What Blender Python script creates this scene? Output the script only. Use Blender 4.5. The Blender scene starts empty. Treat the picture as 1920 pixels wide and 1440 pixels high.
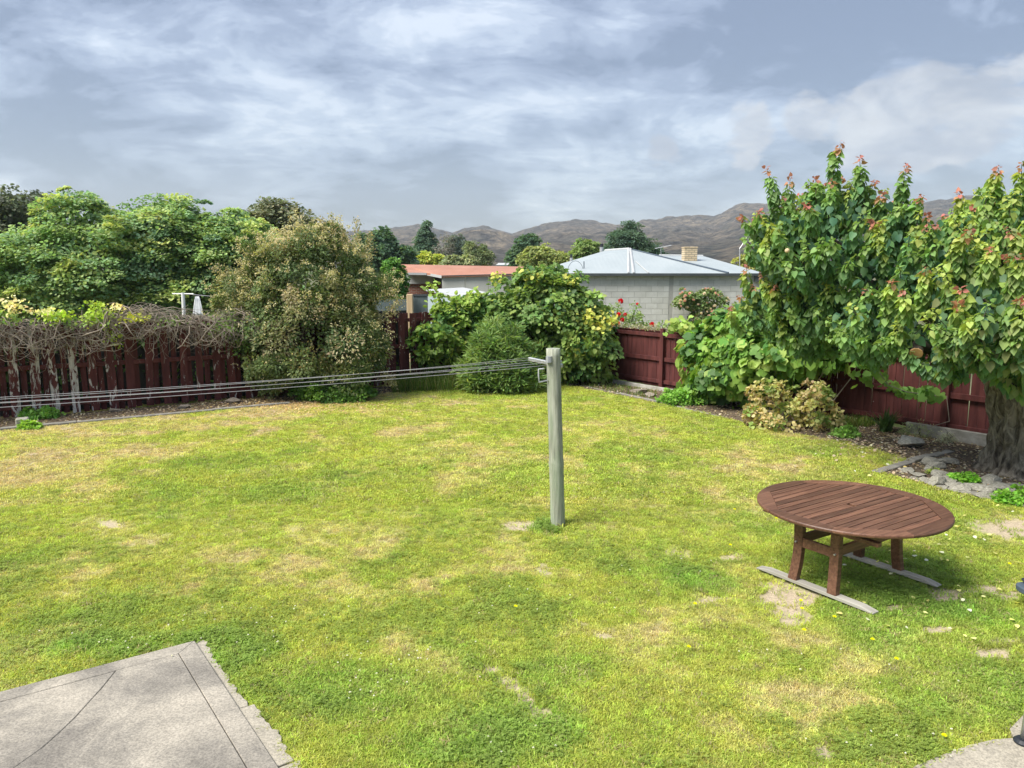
import bpy, bmesh, math, random
import numpy as np
from mathutils import Vector, Matrix, Euler

# ------------------------------------------------------------------ camera, sky, sun
sc = bpy.context.scene
C = sc.collection
R = math.radians
H = 3.0                       # eye height above the lawn (m)
FPX = 1443.0                  # focal length in photo pixels (1920 wide)
PITCH = math.atan(220 / FPX)  # horizon at photo row 500
CP, SP = math.cos(PITCH), math.sin(PITCH)

cam_d = bpy.data.cameras.new('camera')
cam = bpy.data.objects.new('camera', cam_d)
C.objects.link(cam)
cam.location = (0, 0, H)
cam.rotation_euler = (math.pi / 2 - PITCH, 0, 0)
cam_d.sensor_fit = 'HORIZONTAL'
cam_d.sensor_width = 36.0
cam_d.lens = 36.0 * FPX / 1920.0
cam_d.clip_start = 0.05
cam_d.clip_end = 9000
sc.camera = cam

SUN_EL, SUN_AZ = 52.0, -118.0      # azimuth measured from +Y (view direction) clockwise; sun on the left
EXPOSURE = 2.6
world = bpy.data.worlds.new('World')
sc.world = world
world.use_nodes = True
world.cycles.sampling_method = 'NONE'    # an even overcast dome needs no importance map


def sky_world():
    nt = world.node_tree
    nt.nodes.clear()
    N = lambda t: nt.nodes.new(t)
    L = nt.links.new

    def math_(op, a, b=None, c=None, clamp=False):
        n = N('ShaderNodeMath'); n.operation = op; n.use_clamp = clamp
        for i, v in enumerate((a, b, c)):
            if v is None: continue
            if isinstance(v, (int, float)): n.inputs[i].default_value = v
            else: L(v, n.inputs[i])
        return n.outputs[0]

    def mix(f, a, b):
        n = N('ShaderNodeMix'); n.data_type = 'RGBA'; n.clamp_factor = True
        for i, v in ((0, f), (6, a), (7, b)):
            if isinstance(v, (int, float)): n.inputs[i].default_value = v
            elif isinstance(v, tuple): n.inputs[i].default_value = (*v, 1)
            else: L(v, n.inputs[i])
        return n.outputs[2]

    def sstep(x, lo, hi):
        n = N('ShaderNodeMapRange'); n.interpolation_type = 'SMOOTHSTEP'
        n.inputs[1].default_value = lo; n.inputs[2].default_value = hi
        L(x, n.inputs[0]); return n.outputs[0]

    tc = N('ShaderNodeTexCoord')
    sep = N('ShaderNodeSeparateXYZ'); L(tc.outputs['Generated'], sep.inputs[0])
    x, y, z = sep.outputs
    zz = math_('ADD', math_('MAXIMUM', z, 0.0), 0.26)
    u = math_('DIVIDE', x, zz); v = math_('DIVIDE', y, zz)
    comb = N('ShaderNodeCombineXYZ'); L(u, comb.inputs[0]); L(v, comb.inputs[1])

    def noise(scale, detail, rough, dist, off, stretch=(1, 1, 1), rot=0.0):
        m = N('ShaderNodeMapping'); L(comb.outputs[0], m.inputs[0])
        m.inputs['Location'].default_value = off
        m.inputs['Rotation'].default_value = (0, 0, rot)
        m.inputs['Scale'].default_value = stretch
        n = N('ShaderNodeTexNoise'); L(m.outputs[0], n.inputs['Vector'])
        n.inputs['Scale'].default_value = scale; n.inputs['Detail'].default_value = detail
        n.inputs['Roughness'].default_value = rough; n.inputs['Distortion'].default_value = dist
        return n.outputs['Fac']

    def puff(scale, detail, rough, off, st=(1, 1, 2.1)):
        m = N('ShaderNodeMapping'); L(tc.outputs['Generated'], m.inputs[0])
        m.inputs['Location'].default_value = off; m.inputs['Scale'].default_value = st
        n = N('ShaderNodeTexNoise'); L(m.outputs[0], n.inputs['Vector'])
        n.inputs['Scale'].default_value = scale; n.inputs['Detail'].default_value = detail; n.inputs['Roughness'].default_value = rough; n.inputs['Distortion'].default_value = .35
        return n.outputs['Fac']

    big = noise(1.3, 2, 0.5, 0.6, (3.1, 7.3, 0.0), (1.0, 1.0, 1), 0.35)
    med = puff(4.2, 6, .62, (1.7, 4.9, 2.2))
    fine = noise(4.2, 7, 0.66, 0.5, (5.2, 9.4, 0.0), (0.8, 1.2, 1), -0.45)
    t = math_('ADD', math_('ADD', math_('MULTIPLY', big, 0.34), math_('MULTIPLY', med, 0.42)), math_('MULTIPLY', fine, 0.28))

    # real cloud masses of this sky: each is a soft region of the dome (photo pixel -> direction)
    wn = N('ShaderNodeTexNoise'); wn.inputs['Scale'].default_value = 3.2; wn.inputs['Detail'].default_value = 3.0
    L(tc.outputs['Generated'], wn.inputs['Vector'])
    ws = N('ShaderNodeVectorMath'); ws.operation = 'MULTIPLY_ADD'
    L(wn.outputs['Color'], ws.inputs[0]); ws.inputs[1].default_value = (.34, .34, .22); L(tc.outputs['Generated'], ws.inputs[2])
    wo = N('ShaderNodeVectorMath'); wo.operation = 'SUBTRACT'; L(ws.outputs[0], wo.inputs[0]); wo.inputs[1].default_value = (.17, .17, .11)
    wnorm = N('ShaderNodeVectorMath'); wnorm.operation = 'NORMALIZE'; L(wo.outputs[0], wnorm.inputs[0])

    def blob(px, py, rad, gain):
        vx, vy = px - 960, py - 720
        d = Vector((vx, FPX * CP - vy * SP, -(vy * CP + FPX * SP))).normalized()
        dp = N('ShaderNodeVectorMath'); dp.operation = 'DOT_PRODUCT'
        L(wnorm.outputs[0], dp.inputs[0]); dp.inputs[1].default_value = d
        s = sstep(dp.outputs['Value'], math.cos(rad), math.cos(rad * 0.15))
        return math_('MULTIPLY', s, gain)
    t = math_('ADD', math_('MULTIPLY', math_('SUBTRACT', t, .52), 3.5), .44)
    for b in ((780, 50, .20, .09), (640, 140, .13, .05), (950, 225, .09, .06), (300, 120, .12, .04), (1480, 95, .17, -.085), (1780, 60, .15, -.06), (1160, 180, .06, -.07), (700, 320, .26, -.04),
              (200, 250, .18, -.04), (60, 90, .09, -.05), (1050, 320, .22, -.05), (985, 212, .04, -.07), (1560, 330, .2, -.06), (1640, 190, .08, -.05), (1880, 120, .10, -.03), (430, 40, .10, .05), (1250, 60, .08, .03)):
        t = math_('ADD', t, blob(*b))
    t = math_('SUBTRACT', t, math_('MULTIPLY', sstep(z, .08, .45), .05))
    # paler towards the horizon where the deck thins
    t = math_('ADD', t, math_('MULTIPLY', sstep(z, 0.16, 0.02), 0.015))
    ramp = N('ShaderNodeValToRGB'); L(t, ramp.inputs[0])
    cr = ramp.color_ramp
    cr.interpolation = 'EASE'
    K = 10.0 / (2 ** EXPOSURE)
    stops = ((0.24, (.150, .182, .25)), (0.40, (.262, .306, .395)), (0.52, (.365, .418, .51)), (0.63, (.495, .555, .635)), (0.76, (.66, .71, .765)))
    while len(cr.elements) < len(stops): cr.elements.new(0.5)
    for e, (p, c) in zip(cr.elements, stops):
        e.position = p; e.color = (c[0] * K * .2, c[1] * K * .2, c[2] * K * .2, 1)
    # overcast dome: luminance grows from the horizon to the zenith as 1 + 2 sin(elevation)
    sc5 = N('ShaderNodeVectorMath'); sc5.operation = 'SCALE'
    cie = math_('DIVIDE', math_('ADD', 1.0, math_('MULTIPLY', math_('MAXIMUM', z, 0.0), 2.0)), 1.4)
    L(math_('MULTIPLY', cie, 5.0), sc5.inputs['Scale'])
    L(ramp.outputs[0], sc5.inputs[0])
    # cumulus bank low on the right, in front of the deck
    cu = puff(9.0, 7, .6, (3.4, 1.1, 5.2), (1, 1, 1.7))
    bank = math_('ADD', math_('ADD', blob(1560, 235, .055, .75), blob(1860, 255, .09, .85)), math_('ADD', blob(1400, 285, .06, .75), math_('ADD', blob(1225, 325, .035, .75), math_('ADD', blob(1370, 375, .04, .6), blob(1720, 290, .075, .75)))))
    m = math_('MULTIPLY', sstep(math_('ADD', cu, math_('MULTIPLY', math_('MINIMUM', bank, 1.0), 0.32)), 0.60, 0.74), math_('MINIMUM', math_('MULTIPLY', bank, 2.5), 1.0), clamp=True)
    cshade = sstep(puff(11.0, 6, .6, (8.4, 3.1, 1.2), (1, 1, 1.7)), .34, .64)
    cumc = mix(cshade, (.50 * K, .565 * K, .66 * K), (.80 * K, .84 * K, .875 * K))
    sky = N('ShaderNodeTexSky'); sky.sky_type = 'NISHITA'; sky.sun_disc = False
    sky.sun_elevation = R(SUN_EL); sky.sun_rotation = R(SUN_AZ); sky.altitude = 200
    base = mix(0.90, sky.outputs[0], sc5.outputs[0])
    col = mix(math_('MULTIPLY', m, 0.75), base, cumc)
    bg = N('ShaderNodeBackground'); L(col, bg.inputs[0]); bg.inputs[1].default_value = 0.1
    out = N('ShaderNodeOutputWorld'); L(bg.outputs[0], out.inputs[0])


sky_world()
sd = bpy.data.lights.new('sun', 'SUN')
sd.energy = 1.35
sd.angle = R(35)
sd.color = (1.0, 0.94, 0.84)
sun = bpy.data.objects.new('sun', sd)
C.objects.link(sun)
_sv = Vector((math.cos(R(SUN_EL)) * math.sin(R(SUN_AZ)), math.cos(R(SUN_EL)) * math.cos(R(SUN_AZ)), math.sin(R(SUN_EL))))
sun.rotation_euler = _sv.to_track_quat('Z', 'Y').to_euler()
sun.location = (-20, -5, 30)
sc.view_settings.view_transform = 'Standard'
sc.view_settings.look = 'None'
sc.view_settings.gamma = 1
sc.view_settings.exposure = EXPOSURE
sc.view_settings.use_curve_mapping = False
sc.cycles.use_denoising = True
sc.cycles.max_bounces = 6
sc.cycles.diffuse_bounces = 3
sc.cycles.transparent_max_bounces = 6

# ------------------------------------------------------------------ helpers


def ray(px, py):
    vx, vy = px - 960.0, py - 720.0
    return np.array((vx, FPX * CP - vy * SP, -(vy * CP + FPX * SP)))


def G(px, py, z=0.0):          # photo pixel -> point on the level at height z
    d = ray(px, py)
    t = (z - H) / d[2]
    return np.array((d[0] * t, d[1] * t, z))


def P(px, py, Y):              # photo pixel -> point at distance Y
    d = ray(px, py)
    t = Y / d[1]
    return np.array((d[0] * t, Y, H + d[2] * t))


def tag(o, label=None, cat=None, group=None, kind=None):
    if label: o['label'] = label
    if cat: o['category'] = cat
    if group: o['group'] = group
    if kind: o['kind'] = kind
    return o


def empty(name, loc, label, cat, rz=0.0, group=None):
    o = bpy.data.objects.new(name, None)
    C.objects.link(o)
    o.location = loc
    o.rotation_euler = (0, 0, rz)
    o.empty_display_size = 0.1
    return tag(o, label, cat, group)


def link(name, me, mat=None, parent=None, loc=None, rot=None, world=False):
    o = bpy.data.objects.new(name, me)
    C.objects.link(o)
    if mat is not None and len(me.materials) == 0: me.materials.append(mat)
    if loc is not None: o.location = loc
    if rot is not None: o.rotation_euler = rot
    if parent is not None:
        o.parent = parent
        if world:             # geometry given in world coordinates
            o.matrix_parent_inverse = parent_world(parent).inverted()
    return o


def parent_world(o):
    m = Matrix.LocRotScale(o.location, o.rotation_euler, o.scale)
    if o.parent: return parent_world(o.parent) @ o.matrix_parent_inverse @ m
    return m


def np_mesh(name, V, F, smooth=False, cols=None):
    """V (n,3); F list of face arrays with equal arity (m,k) ; cols (n,3) point colours"""
    me = bpy.data.meshes.new(name)
    V = np.asarray(V, dtype=np.float32)
    if not isinstance(F, list): F = [F]
    F = [np.asarray(f, dtype=np.int32) for f in F if len(f)]
    me.vertices.add(len(V))
    me.vertices.foreach_set('co', V.ravel())
    nl = sum(f.size for f in F); npoly = sum(len(f) for f in F)
    me.loops.add(nl)
    me.loops.foreach_set('vertex_index', np.concatenate([f.ravel() for f in F]))
    me.polygons.add(npoly)
    tot = np.concatenate([np.full(len(f), f.shape[1], np.int32) for f in F])
    st = np.concatenate([[0], np.cumsum(tot)[:-1]]).astype(np.int32)
    me.polygons.foreach_set('loop_start', st)
    me.polygons.foreach_set('loop_total', tot)
    if smooth: me.polygons.foreach_set('use_smooth', np.ones(npoly, bool))
    if cols is not None:
        a = me.attributes.new('tint', 'FLOAT_COLOR', 'POINT')
        c4 = np.ones((len(V), 4), np.float32); c4[:, :3] = cols
        a.data.foreach_set('color', c4.ravel())
    me.update(calc_edges=True)
    return me


class MB:
    """collects boxes, tubes and prisms into one mesh"""
    def __init__(s): s.v = []; s.f = []; s.n = 0

    def add(s, v, f):
        s.v.extend([tuple(map(float, q)) for q in v]); s.f.extend([tuple(i + s.n for i in q) for q in f]); s.n += len(v)

    def box(s, a, b):
        x0, y0, z0 = a; x1, y1, z1 = b
        s.add([(x0, y0, z0), (x1, y0, z0), (x1, y1, z0), (x0, y1, z0), (x0, y0, z1), (x1, y0, z1), (x1, y1, z1), (x0, y1, z1)],
              [(0, 3, 2, 1), (4, 5, 6, 7), (0, 1, 5, 4), (1, 2, 6, 5), (2, 3, 7, 6), (3, 0, 4, 7)])
        return s

    def tube(s, pts, rad, n=8, cap=True):
        v, f = tube(pts, rad, n, cap); s.add(v, f); return s

    def prism(s, poly, z0, z1):
        n = len(poly)
        s.add([(p[0], p[1], z0) for p in poly] + [(p[0], p[1], z1) for p in poly],
              [tuple(range(n))[::-1], tuple(range(n, 2 * n))] + [(i, (i + 1) % n, n + (i + 1) % n, n + i) for i in range(n)])
        return s

    def mesh(s, name, bevel=0.0, smooth=False, seg=1, fix=True):
        me = bpy.data.meshes.new(name)
        me.from_pydata(s.v, [], s.f)
        bm = bmesh.new(); bm.from_mesh(me)
        if fix: bmesh.ops.recalc_face_normals(bm, faces=bm.faces)
        if bevel: bmesh.ops.bevel(bm, geom=[e for e in bm.edges if e.calc_face_angle(0) > 0.5], offset=bevel, segments=seg, affect='EDGES')
        if smooth:
            for f in bm.faces: f.smooth = True
        bm.to_mesh(me); bm.free()
        return me

    def build(s, name, mat, parent=None, bevel=0.0, smooth=False, world=False, seg=1, **k):
        return link(name, s.mesh(name, bevel, smooth, seg), mat, parent, world=world, **k)


def tube(pts, rad, n=8, cap=True, wob=0.0, rng=None):
    pts = [Vector(p) for p in pts]
    if not hasattr(rad, '__len__'): rad = [rad] * len(pts)
    v, f = [], []
    ref = Vector((0.31, 0.17, 0.93))
    t0 = (pts[1] - pts[0]).normalized()
    a = t0.cross(ref)
    if a.length < 1e-3: a = t0.cross(Vector((1, 0, 0)))
    a.normalize()
    for i, p in enumerate(pts):
        t = (pts[min(i + 1, len(pts) - 1)] - pts[max(i - 1, 0)]).normalized()
        a = (a - t * a.dot(t)).normalized(); b = t.cross(a)
        for k in range(n):
            th = 2 * math.pi * k / n
            r = rad[i] * (1 + (wob * rng.uniform(-1, 1) if rng else 0))
            v.append(tuple(p + a * math.cos(th) * r + b * math.sin(th) * r))
    for i in range(len(pts) - 1):
        for k in range(n):
            f.append((i * n + k, i * n + (k + 1) % n, (i + 1) * n + (k + 1) % n, (i + 1) * n + k))
    if cap:
        f.append(tuple(range(n))[::-1]); f.append(tuple((len(pts) - 1) * n + k for k in range(n)))
    return v, f


def hash2(ix, iy, seed):
    n = (ix.astype(np.int64) * 374761393 + iy.astype(np.int64) * 668265263 + seed * 974711) & 0x7fffffff
    n = ((n ^ (n >> 13)) * 1274126177) & 0x7fffffff
    n = ((n ^ (n >> 16)) * 83492791) & 0x7fffffff
    return ((n ^ (n >> 15)) & 0xffff) / 65535.0


def vn(x, y, seed=0):
    x = np.asarray(x, float); y = np.asarray(y, float)
    ix, iy = np.floor(x), np.floor(y)
    fx, fy = x - ix, y - iy
    fx = fx * fx * fx * (fx * (fx * 6 - 15) + 10); fy = fy * fy * fy * (fy * (fy * 6 - 15) + 10)
    ix = ix.astype(np.int64); iy = iy.astype(np.int64)
    a, b, c, d = hash2(ix, iy, seed), hash2(ix + 1, iy, seed), hash2(ix, iy + 1, seed), hash2(ix + 1, iy + 1, seed)
    return (a * (1 - fx) + b * fx) * (1 - fy) + (c * (1 - fx) + d * fx) * fy


def fbm(x, y, freq=1.0, octv=4, seed=0, gain=0.5):
    s, a, t = 0, 1.0, 0
    for o in range(octv):
        s = s + a * vn(x * freq + 17.3 * o, y * freq - 9.1 * o, seed + o); t += a; a *= gain; freq *= 2.03
    return s / t


def unit(v): return v / np.maximum(np.linalg.norm(v, axis=-1, keepdims=True), 1e-9)


def inpoly(x, y, poly):
    ins = np.zeros(np.shape(x), bool)
    n = len(poly)
    for i in range(n):
        x0, y0 = poly[i][:2]; x1, y1 = poly[(i + 1) % n][:2]
        c = ((y0 > y) != (y1 > y)) & (x < (x1 - x0) * (y - y0) / (y1 - y0 + 1e-12) + x0)
        ins ^= c
    return ins

# ------------------------------------------------------------------ materials


def material(name):
    m = bpy.data.materials.new(name)
    m.use_nodes = True
    nt = m.node_tree
    b = nt.nodes['Principled BSDF']
    return m, nt, b


def nd(nt, t, **kw):
    n = nt.nodes.new(t)
    for k, v in kw.items():
        if k.startswith('i_'): n.inputs[k[2:].replace('_', ' ')].default_value = v
        else: setattr(n, k, v)
    return n


def mixrgb(nt, f, a, b, mode='MIX'):
    n = nd(nt, 'ShaderNodeMix', data_type='RGBA', blend_type=mode)
    for i, v in ((0, f), (6, a), (7, b)):
        if isinstance(v, (int, float)): n.inputs[i].default_value = v
        elif isinstance(v, tuple): n.inputs[i].default_value = (*v, 1)
        else: nt.links.new(v, n.inputs[i])
    return n.outputs[2]


def noise_n(nt, scale, detail=4, rough=.55, coord='Object', stretch=None, dist=0.0, rnd=False):
    tc = nd(nt, 'ShaderNodeTexCoord')
    v = tc.outputs[coord]
    if coord == 'World':
        v = None
    n = nd(nt, 'ShaderNodeTexNoise', i_Scale=scale, i_Detail=detail, i_Roughness=rough, i_Distortion=dist)
    if stretch is not None or rnd:
        mp = nd(nt, 'ShaderNodeMapping')
        nt.links.new(v, mp.inputs[0])
        if stretch: mp.inputs['Scale'].default_value = stretch
        if rnd:
            oi = nd(nt, 'ShaderNodeObjectInfo')
            ml = nd(nt, 'ShaderNodeMath', operation='MULTIPLY'); ml.inputs[1].default_value = 57.0
            nt.links.new(oi.outputs['Random'], ml.inputs[0])
            nt.links.new(ml.outputs[0], mp.inputs['Location'])
        v = mp.outputs[0]
    nt.links.new(v, n.inputs['Vector'])
    return n.outputs['Fac']


def ramp_n(nt, x, stops, interp='LINEAR'):
    r = nd(nt, 'ShaderNodeValToRGB')
    nt.links.new(x, r.inputs[0])
    cr = r.color_ramp; cr.interpolation = interp
    while len(cr.elements) < len(stops): cr.elements.new(.5)
    for e, (p, c) in zip(cr.elements, stops):
        e.position = p; e.color = (*c, 1) if len(c) == 3 else c
    return r.outputs[0]


def bump_n(nt, b, h, strength=.4, dist=.01):
    n = nd(nt, 'ShaderNodeBump', i_Strength=strength, i_Distance=dist)
    nt.links.new(h, n.inputs['Height']); nt.links.new(n.outputs[0], b.inputs['Normal'])


def mottled(name, stops, scale, rough=.85, stretch=None, bump=.3, bdist=.01, rnd=True, detail=6, spec=.3, dist=0.0, metal=0.0):
    m, nt, b = material(name)
    f = noise_n(nt, scale, detail, .6, stretch=stretch, rnd=rnd, dist=dist)
    nt.links.new(ramp_n(nt, f, stops), b.inputs['Base Color'])
    b.inputs['Roughness'].default_value = rough
    b.inputs['Specular IOR Level'].default_value = spec
    b.inputs['Metallic'].default_value = metal
    if bump: bump_n(nt, b, f, bump, bdist)
    return m


def leaf_mat(name, rough=.5, trans=.35, spec=.35, instancer=False):
    m, nt, b = material(name)
    at = nd(nt, 'ShaderNodeAttribute', attribute_name='tint')
    if instancer: at.attribute_type = 'INSTANCER'
    col = at.outputs['Color']
    nt.links.new(col, b.inputs['Base Color'])
    b.inputs['Roughness'].default_value = rough
    b.inputs['Specular IOR Level'].default_value = spec
    tr = nd(nt, 'ShaderNodeBsdfTranslucent')
    nt.links.new(mixrgb(nt, 1.0, col, (1.15, 1.12, .62), 'MULTIPLY'), tr.inputs['Color'])
    mx = nd(nt, 'ShaderNodeMixShader'); mx.inputs[0].default_value = trans
    nt.links.new(b.outputs[0], mx.inputs[1]); nt.links.new(tr.outputs[0], mx.inputs[2])
    nt.links.new(mx.outputs[0], nt.nodes['Material Output'].inputs['Surface'])
    return m


M = {}
M['leaf'] = leaf_mat('leaf', .55, .42, .28)
M['leaf_gloss'] = leaf_mat('leaf_gloss', .5, .42, .28)
M['grass'] = leaf_mat('grass_blade', .6, .45, .2, True)
M['bark'] = mottled('bark', ((.34, (.04, .033, .026)), (.47, (.15, .13, .10)), (.60, (.31, .275, .22))), 11, .95, (1, 1, .30), 1.0, .09, rnd=False, detail=8, dist=.8)
M['bark_dark'] = mottled('bark_dark', ((.3, (.03, .025, .02)), (.7, (.10, .085, .065))), 6, .9, (1, 1, .25), .6, .03)
M['twig'] = mottled('dead_twig', ((.3, (.13, .108, .088)), (.55, (.26, .22, .18)), (.75, (.40, .35, .29))), 3, .9, None, 0)
M['cut_wood'] = mottled('cut_wood', ((.3, (.36, .19, .085)), (.7, (.52, .32, .16))), 9, .8, None, .2, .01)
M['concrete'] = None
M['kerb'] = mottled('kerb_concrete', ((.25, (.13, .125, .108)), (.5, (.21, .20, .176)), (.75, (.29, .28, .245))), 6, .92, None, .4, .01)
M['stone'] = mottled('schist', ((.25, (.13, .125, .10)), (.5, (.27, .26, .22)), (.75, (.44, .43, .37))), 7, .9, (1, 1, 2.5), .8, .03)
M['stone_warm'] = mottled('fieldstone', ((.25, (.12, .10, .08)), (.5, (.22, .19, .155)), (.75, (.33, .29, .24))), 7, .9, (1, 1, 2), .7, .03)
M['grey_wood'] = mottled('weathered_timber', ((.25, (.16, .15, .125)), (.5, (.30, .29, .255)), (.75, (.44, .43, .39))), 8, .9, (1, .08, 1), .4, .006)
M['steel'] = mottled('galvanised', ((.3, (.36, .37, .38)), (.7, (.55, .56, .57))), 14, .45, None, 0, metal=.7)
M['wire'] = mottled('coated_wire', ((.3, (.28, .275, .29)), (.7, (.38, .375, .39))), 9, .6, None, 0)
M['black'] = mottled('black_plastic', ((.3, (.014, .017, .022)), (.7, (.028, .033, .042))), 9, .5, None, 0)
M['slate_plastic'] = mottled('slate_plastic', ((.3, (.055, .075, .10)), (.7, (.075, .10, .13))), 9, .45, None, 0)
M['white_paint'] = mottled('white_paint', ((.3, (.66, .67, .67)), (.7, (.80, .80, .79))), 5, .6, None, 0)
M['cloth'] = mottled('white_cloth', ((.3, (.66, .69, .74)), (.7, (.80, .82, .84))), 4, .9, None, .3, .02)
M['soil'] = mottled('bed_soil', ((.25, (.045, .036, .028)), (.5, (.10, .082, .064)), (.75, (.19, .16, .125))), 16, .95, None, 1.0, .03, rnd=False)


def concrete(name, warm):
    m, nt, b = material(name)
    blotch = noise_n(nt, 1.3, 7, .66, rnd=False, dist=.5)
    fine = noise_n(nt, 60, 2, .8, rnd=False)
    mid = noise_n(nt, 11, 6, .72, rnd=False)
    if warm:
        c1 = ramp_n(nt, blotch, ((.3, (.25, .225, .18)), (.7, (.33, .305, .25))))
    else:
        c1 = ramp_n(nt, blotch, ((.34, (.13, .12, .106)), (.45, (.195, .18, .155)), (.55, (.275, .252, .212)), (.66, (.335, .305, .255))))
    c2 = mixrgb(nt, .45, c1, ramp_n(nt, mid, ((.3, (.32, .32, .32)), (.7, (.68, .68, .68)))), 'OVERLAY')
    c3 = mixrgb(nt, .30 if not warm else .3, c2, ramp_n(nt, fine, ((.36, (.08, .08, .08)), (.62, (.92, .9, .86)))), 'OVERLAY')
    nt.links.new(c3, b.inputs['Base Color'])
    b.inputs['Roughness'].default_value = .93
    bump_n(nt, b, fine, .5, .004)
    return m


M['concrete'] = concrete('slab_concrete', False)
M['concrete_pale'] = concrete('pale_concrete', True)


def paint_mat():
    """maroon fence stain; the share that has flaked off is a property of each board"""
    m, nt, b = material('maroon_fence_paint')
    at = nd(nt, 'ShaderNodeAttribute', attribute_name='peel', attribute_type='OBJECT')
    wood = ramp_n(nt, noise_n(nt, 6, 5, .6, stretch=(2.5, 2.5, .25), rnd=True), ((.3, (.30, .28, .25)), (.7, (.58, .56, .53))))
    pf = ramp_n(nt, noise_n(nt, 3, 5, .6, stretch=(3, 3, .4), rnd=True), ((.3, (.050, .015, .0145)), (.55, (.096, .028, .026)), (.8, (.145, .050, .044))))
    fl = noise_n(nt, 9, 8, .68, stretch=(1.6, 1.6, .38), rnd=True, dist=.6)
    ad = nd(nt, 'ShaderNodeMath', operation='ADD'); nt.links.new(fl, ad.inputs[0]); nt.links.new(at.outputs['Fac'], ad.inputs[1])
    mr = nd(nt, 'ShaderNodeMapRange'); mr.inputs[1].default_value = .70; mr.inputs[2].default_value = .735
    nt.links.new(ad.outputs[0], mr.inputs[0])
    nt.links.new(mixrgb(nt, mr.outputs[0], pf, wood), b.inputs['Base Color'])
    b.inputs['Roughness'].default_value = .82
    b.inputs['Specular IOR Level'].default_value = .25
    bump_n(nt, b, fl, .4, .004)
    return m


M['paint'] = paint_mat()


def kwila():
    m, nt, b = material('oiled_hardwood')
    g = noise_n(nt, 5, 7, .6, stretch=(.5, 9, 9), rnd=True, dist=.4)
    c = ramp_n(nt, g, ((.28, (.050, .020, .0115)), (.5, (.118, .050, .027)), (.72, (.19, .090, .050))))
    oi = nd(nt, 'ShaderNodeObjectInfo')
    hv = nd(nt, 'ShaderNodeHueSaturation'); hv.inputs['Saturation'].default_value = .92
    mr = nd(nt, 'ShaderNodeMapRange'); mr.inputs[3].default_value = .72; mr.inputs[4].default_value = 1.32
    nt.links.new(oi.outputs['Random'], mr.inputs[0]); nt.links.new(mr.outputs[0], hv.inputs['Value']); nt.links.new(c, hv.inputs['Color'])
    nt.links.new(hv.outputs[0], b.inputs['Base Color'])
    b.inputs['Roughness'].default_value = .46
    b.inputs['Specular IOR Level'].default_value = .4
    bump_n(nt, b, g, .25, .002)
    return m


M['kwila'] = kwila()


def post_mat():
    m, nt, b = material('treated_pine_post')
    g = noise_n(nt, 7, 7, .6, stretch=(6, 6, .35), rnd=False)
    big = noise_n(nt, 1.6, 4, .6, stretch=(3, 3, .8), rnd=False)
    c = ramp_n(nt, g, ((.28, (.13, .14, .105)), (.5, (.27, .285, .225)), (.72, (.42, .43, .36))))
    c = mixrgb(nt, ramp_n(nt, big, ((.45, (0, 0, 0)), (.7, (.6, .6, .6)))), c, (.22, .30, .18))
    nt.links.new(c, b.inputs['Base Color']); b.inputs['Roughness'].default_value = .85
    bump_n(nt, b, g, .5, .006)
    return m


M['post'] = post_mat()


def roof_mat(name, c0, c1, c2, wavescale=40, axis='X'):
    m, nt, b = material(name)
    n = noise_n(nt, .7, 6, .65, stretch=(1, .35, 1), rnd=False)
    nt.links.new(ramp_n(nt, n, ((.3, c0), (.5, c1), (.7, c2))), b.inputs['Base Color'])
    b.inputs['Roughness'].default_value = .5
    tc = nd(nt, 'ShaderNodeTexCoord')
    w = nd(nt, 'ShaderNodeTexWave', i_Scale=wavescale / 6.283, bands_direction=axis)
    nt.links.new(tc.outputs['Object'], w.inputs[0])
    bump_n(nt, b, w.outputs['Fac'], .16, .012)
    return m


M['roof_pale'] = roof_mat('pale_blue_iron', (.27, .31, .325), (.31, .35, .365), (.35, .385, .395), 12)
M['roof_red'] = roof_mat('faded_red_iron', (.31, .125, .066), (.37, .16, .09), (.43, .20, .125), 12)
M['shed_panel'] = roof_mat('pale_steel_panel', (.30, .37, .39), (.34, .41, .43), (.38, .45, .47), 16)
M['slate_steel'] = roof_mat('slate_steel_fence', (.075, .10, .105), (.10, .13, .135), (.13, .16, .165), 14)
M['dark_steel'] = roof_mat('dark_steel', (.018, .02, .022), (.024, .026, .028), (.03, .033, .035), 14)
M['fascia'] = mottled('fascia_paint', ((.3, (.36, .38, .39)), (.7, (.44, .45, .45))), 3, .6, None, 0)
M['block'] = mottled('grey_block', ((.25, (.42, .425, .385)), (.5, (.50, .505, .465)), (.75, (.58, .585, .545))), 2.2, .92, None, .3, .01)
M['mortar'] = mottled('mortar', ((.3, (.31, .31, .285)), (.7, (.38, .38, .35))), 9, .95, None, .2)
M['panel_wall'] = mottled('precast_panel', ((.25, (.34, .35, .325)), (.75, (.46, .47, .435))), .9, .92, (1, 1, .5), .1)
M['dark_trim'] = mottled('dark_trim', ((.3, (.045, .055, .06)), (.7, (.07, .08, .085))), 3, .6, None, 0)
M['new_timber'] = mottled('new_timber', ((.3, (.45, .33, .19)), (.7, (.60, .47, .30))), 8, .8, (1, 1, .1), .2)
M['glass'] = mottled('dark_pane', ((.3, (.05, .055, .06)), (.7, (.08, .085, .09))), 2, .15, None, 0)


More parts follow.
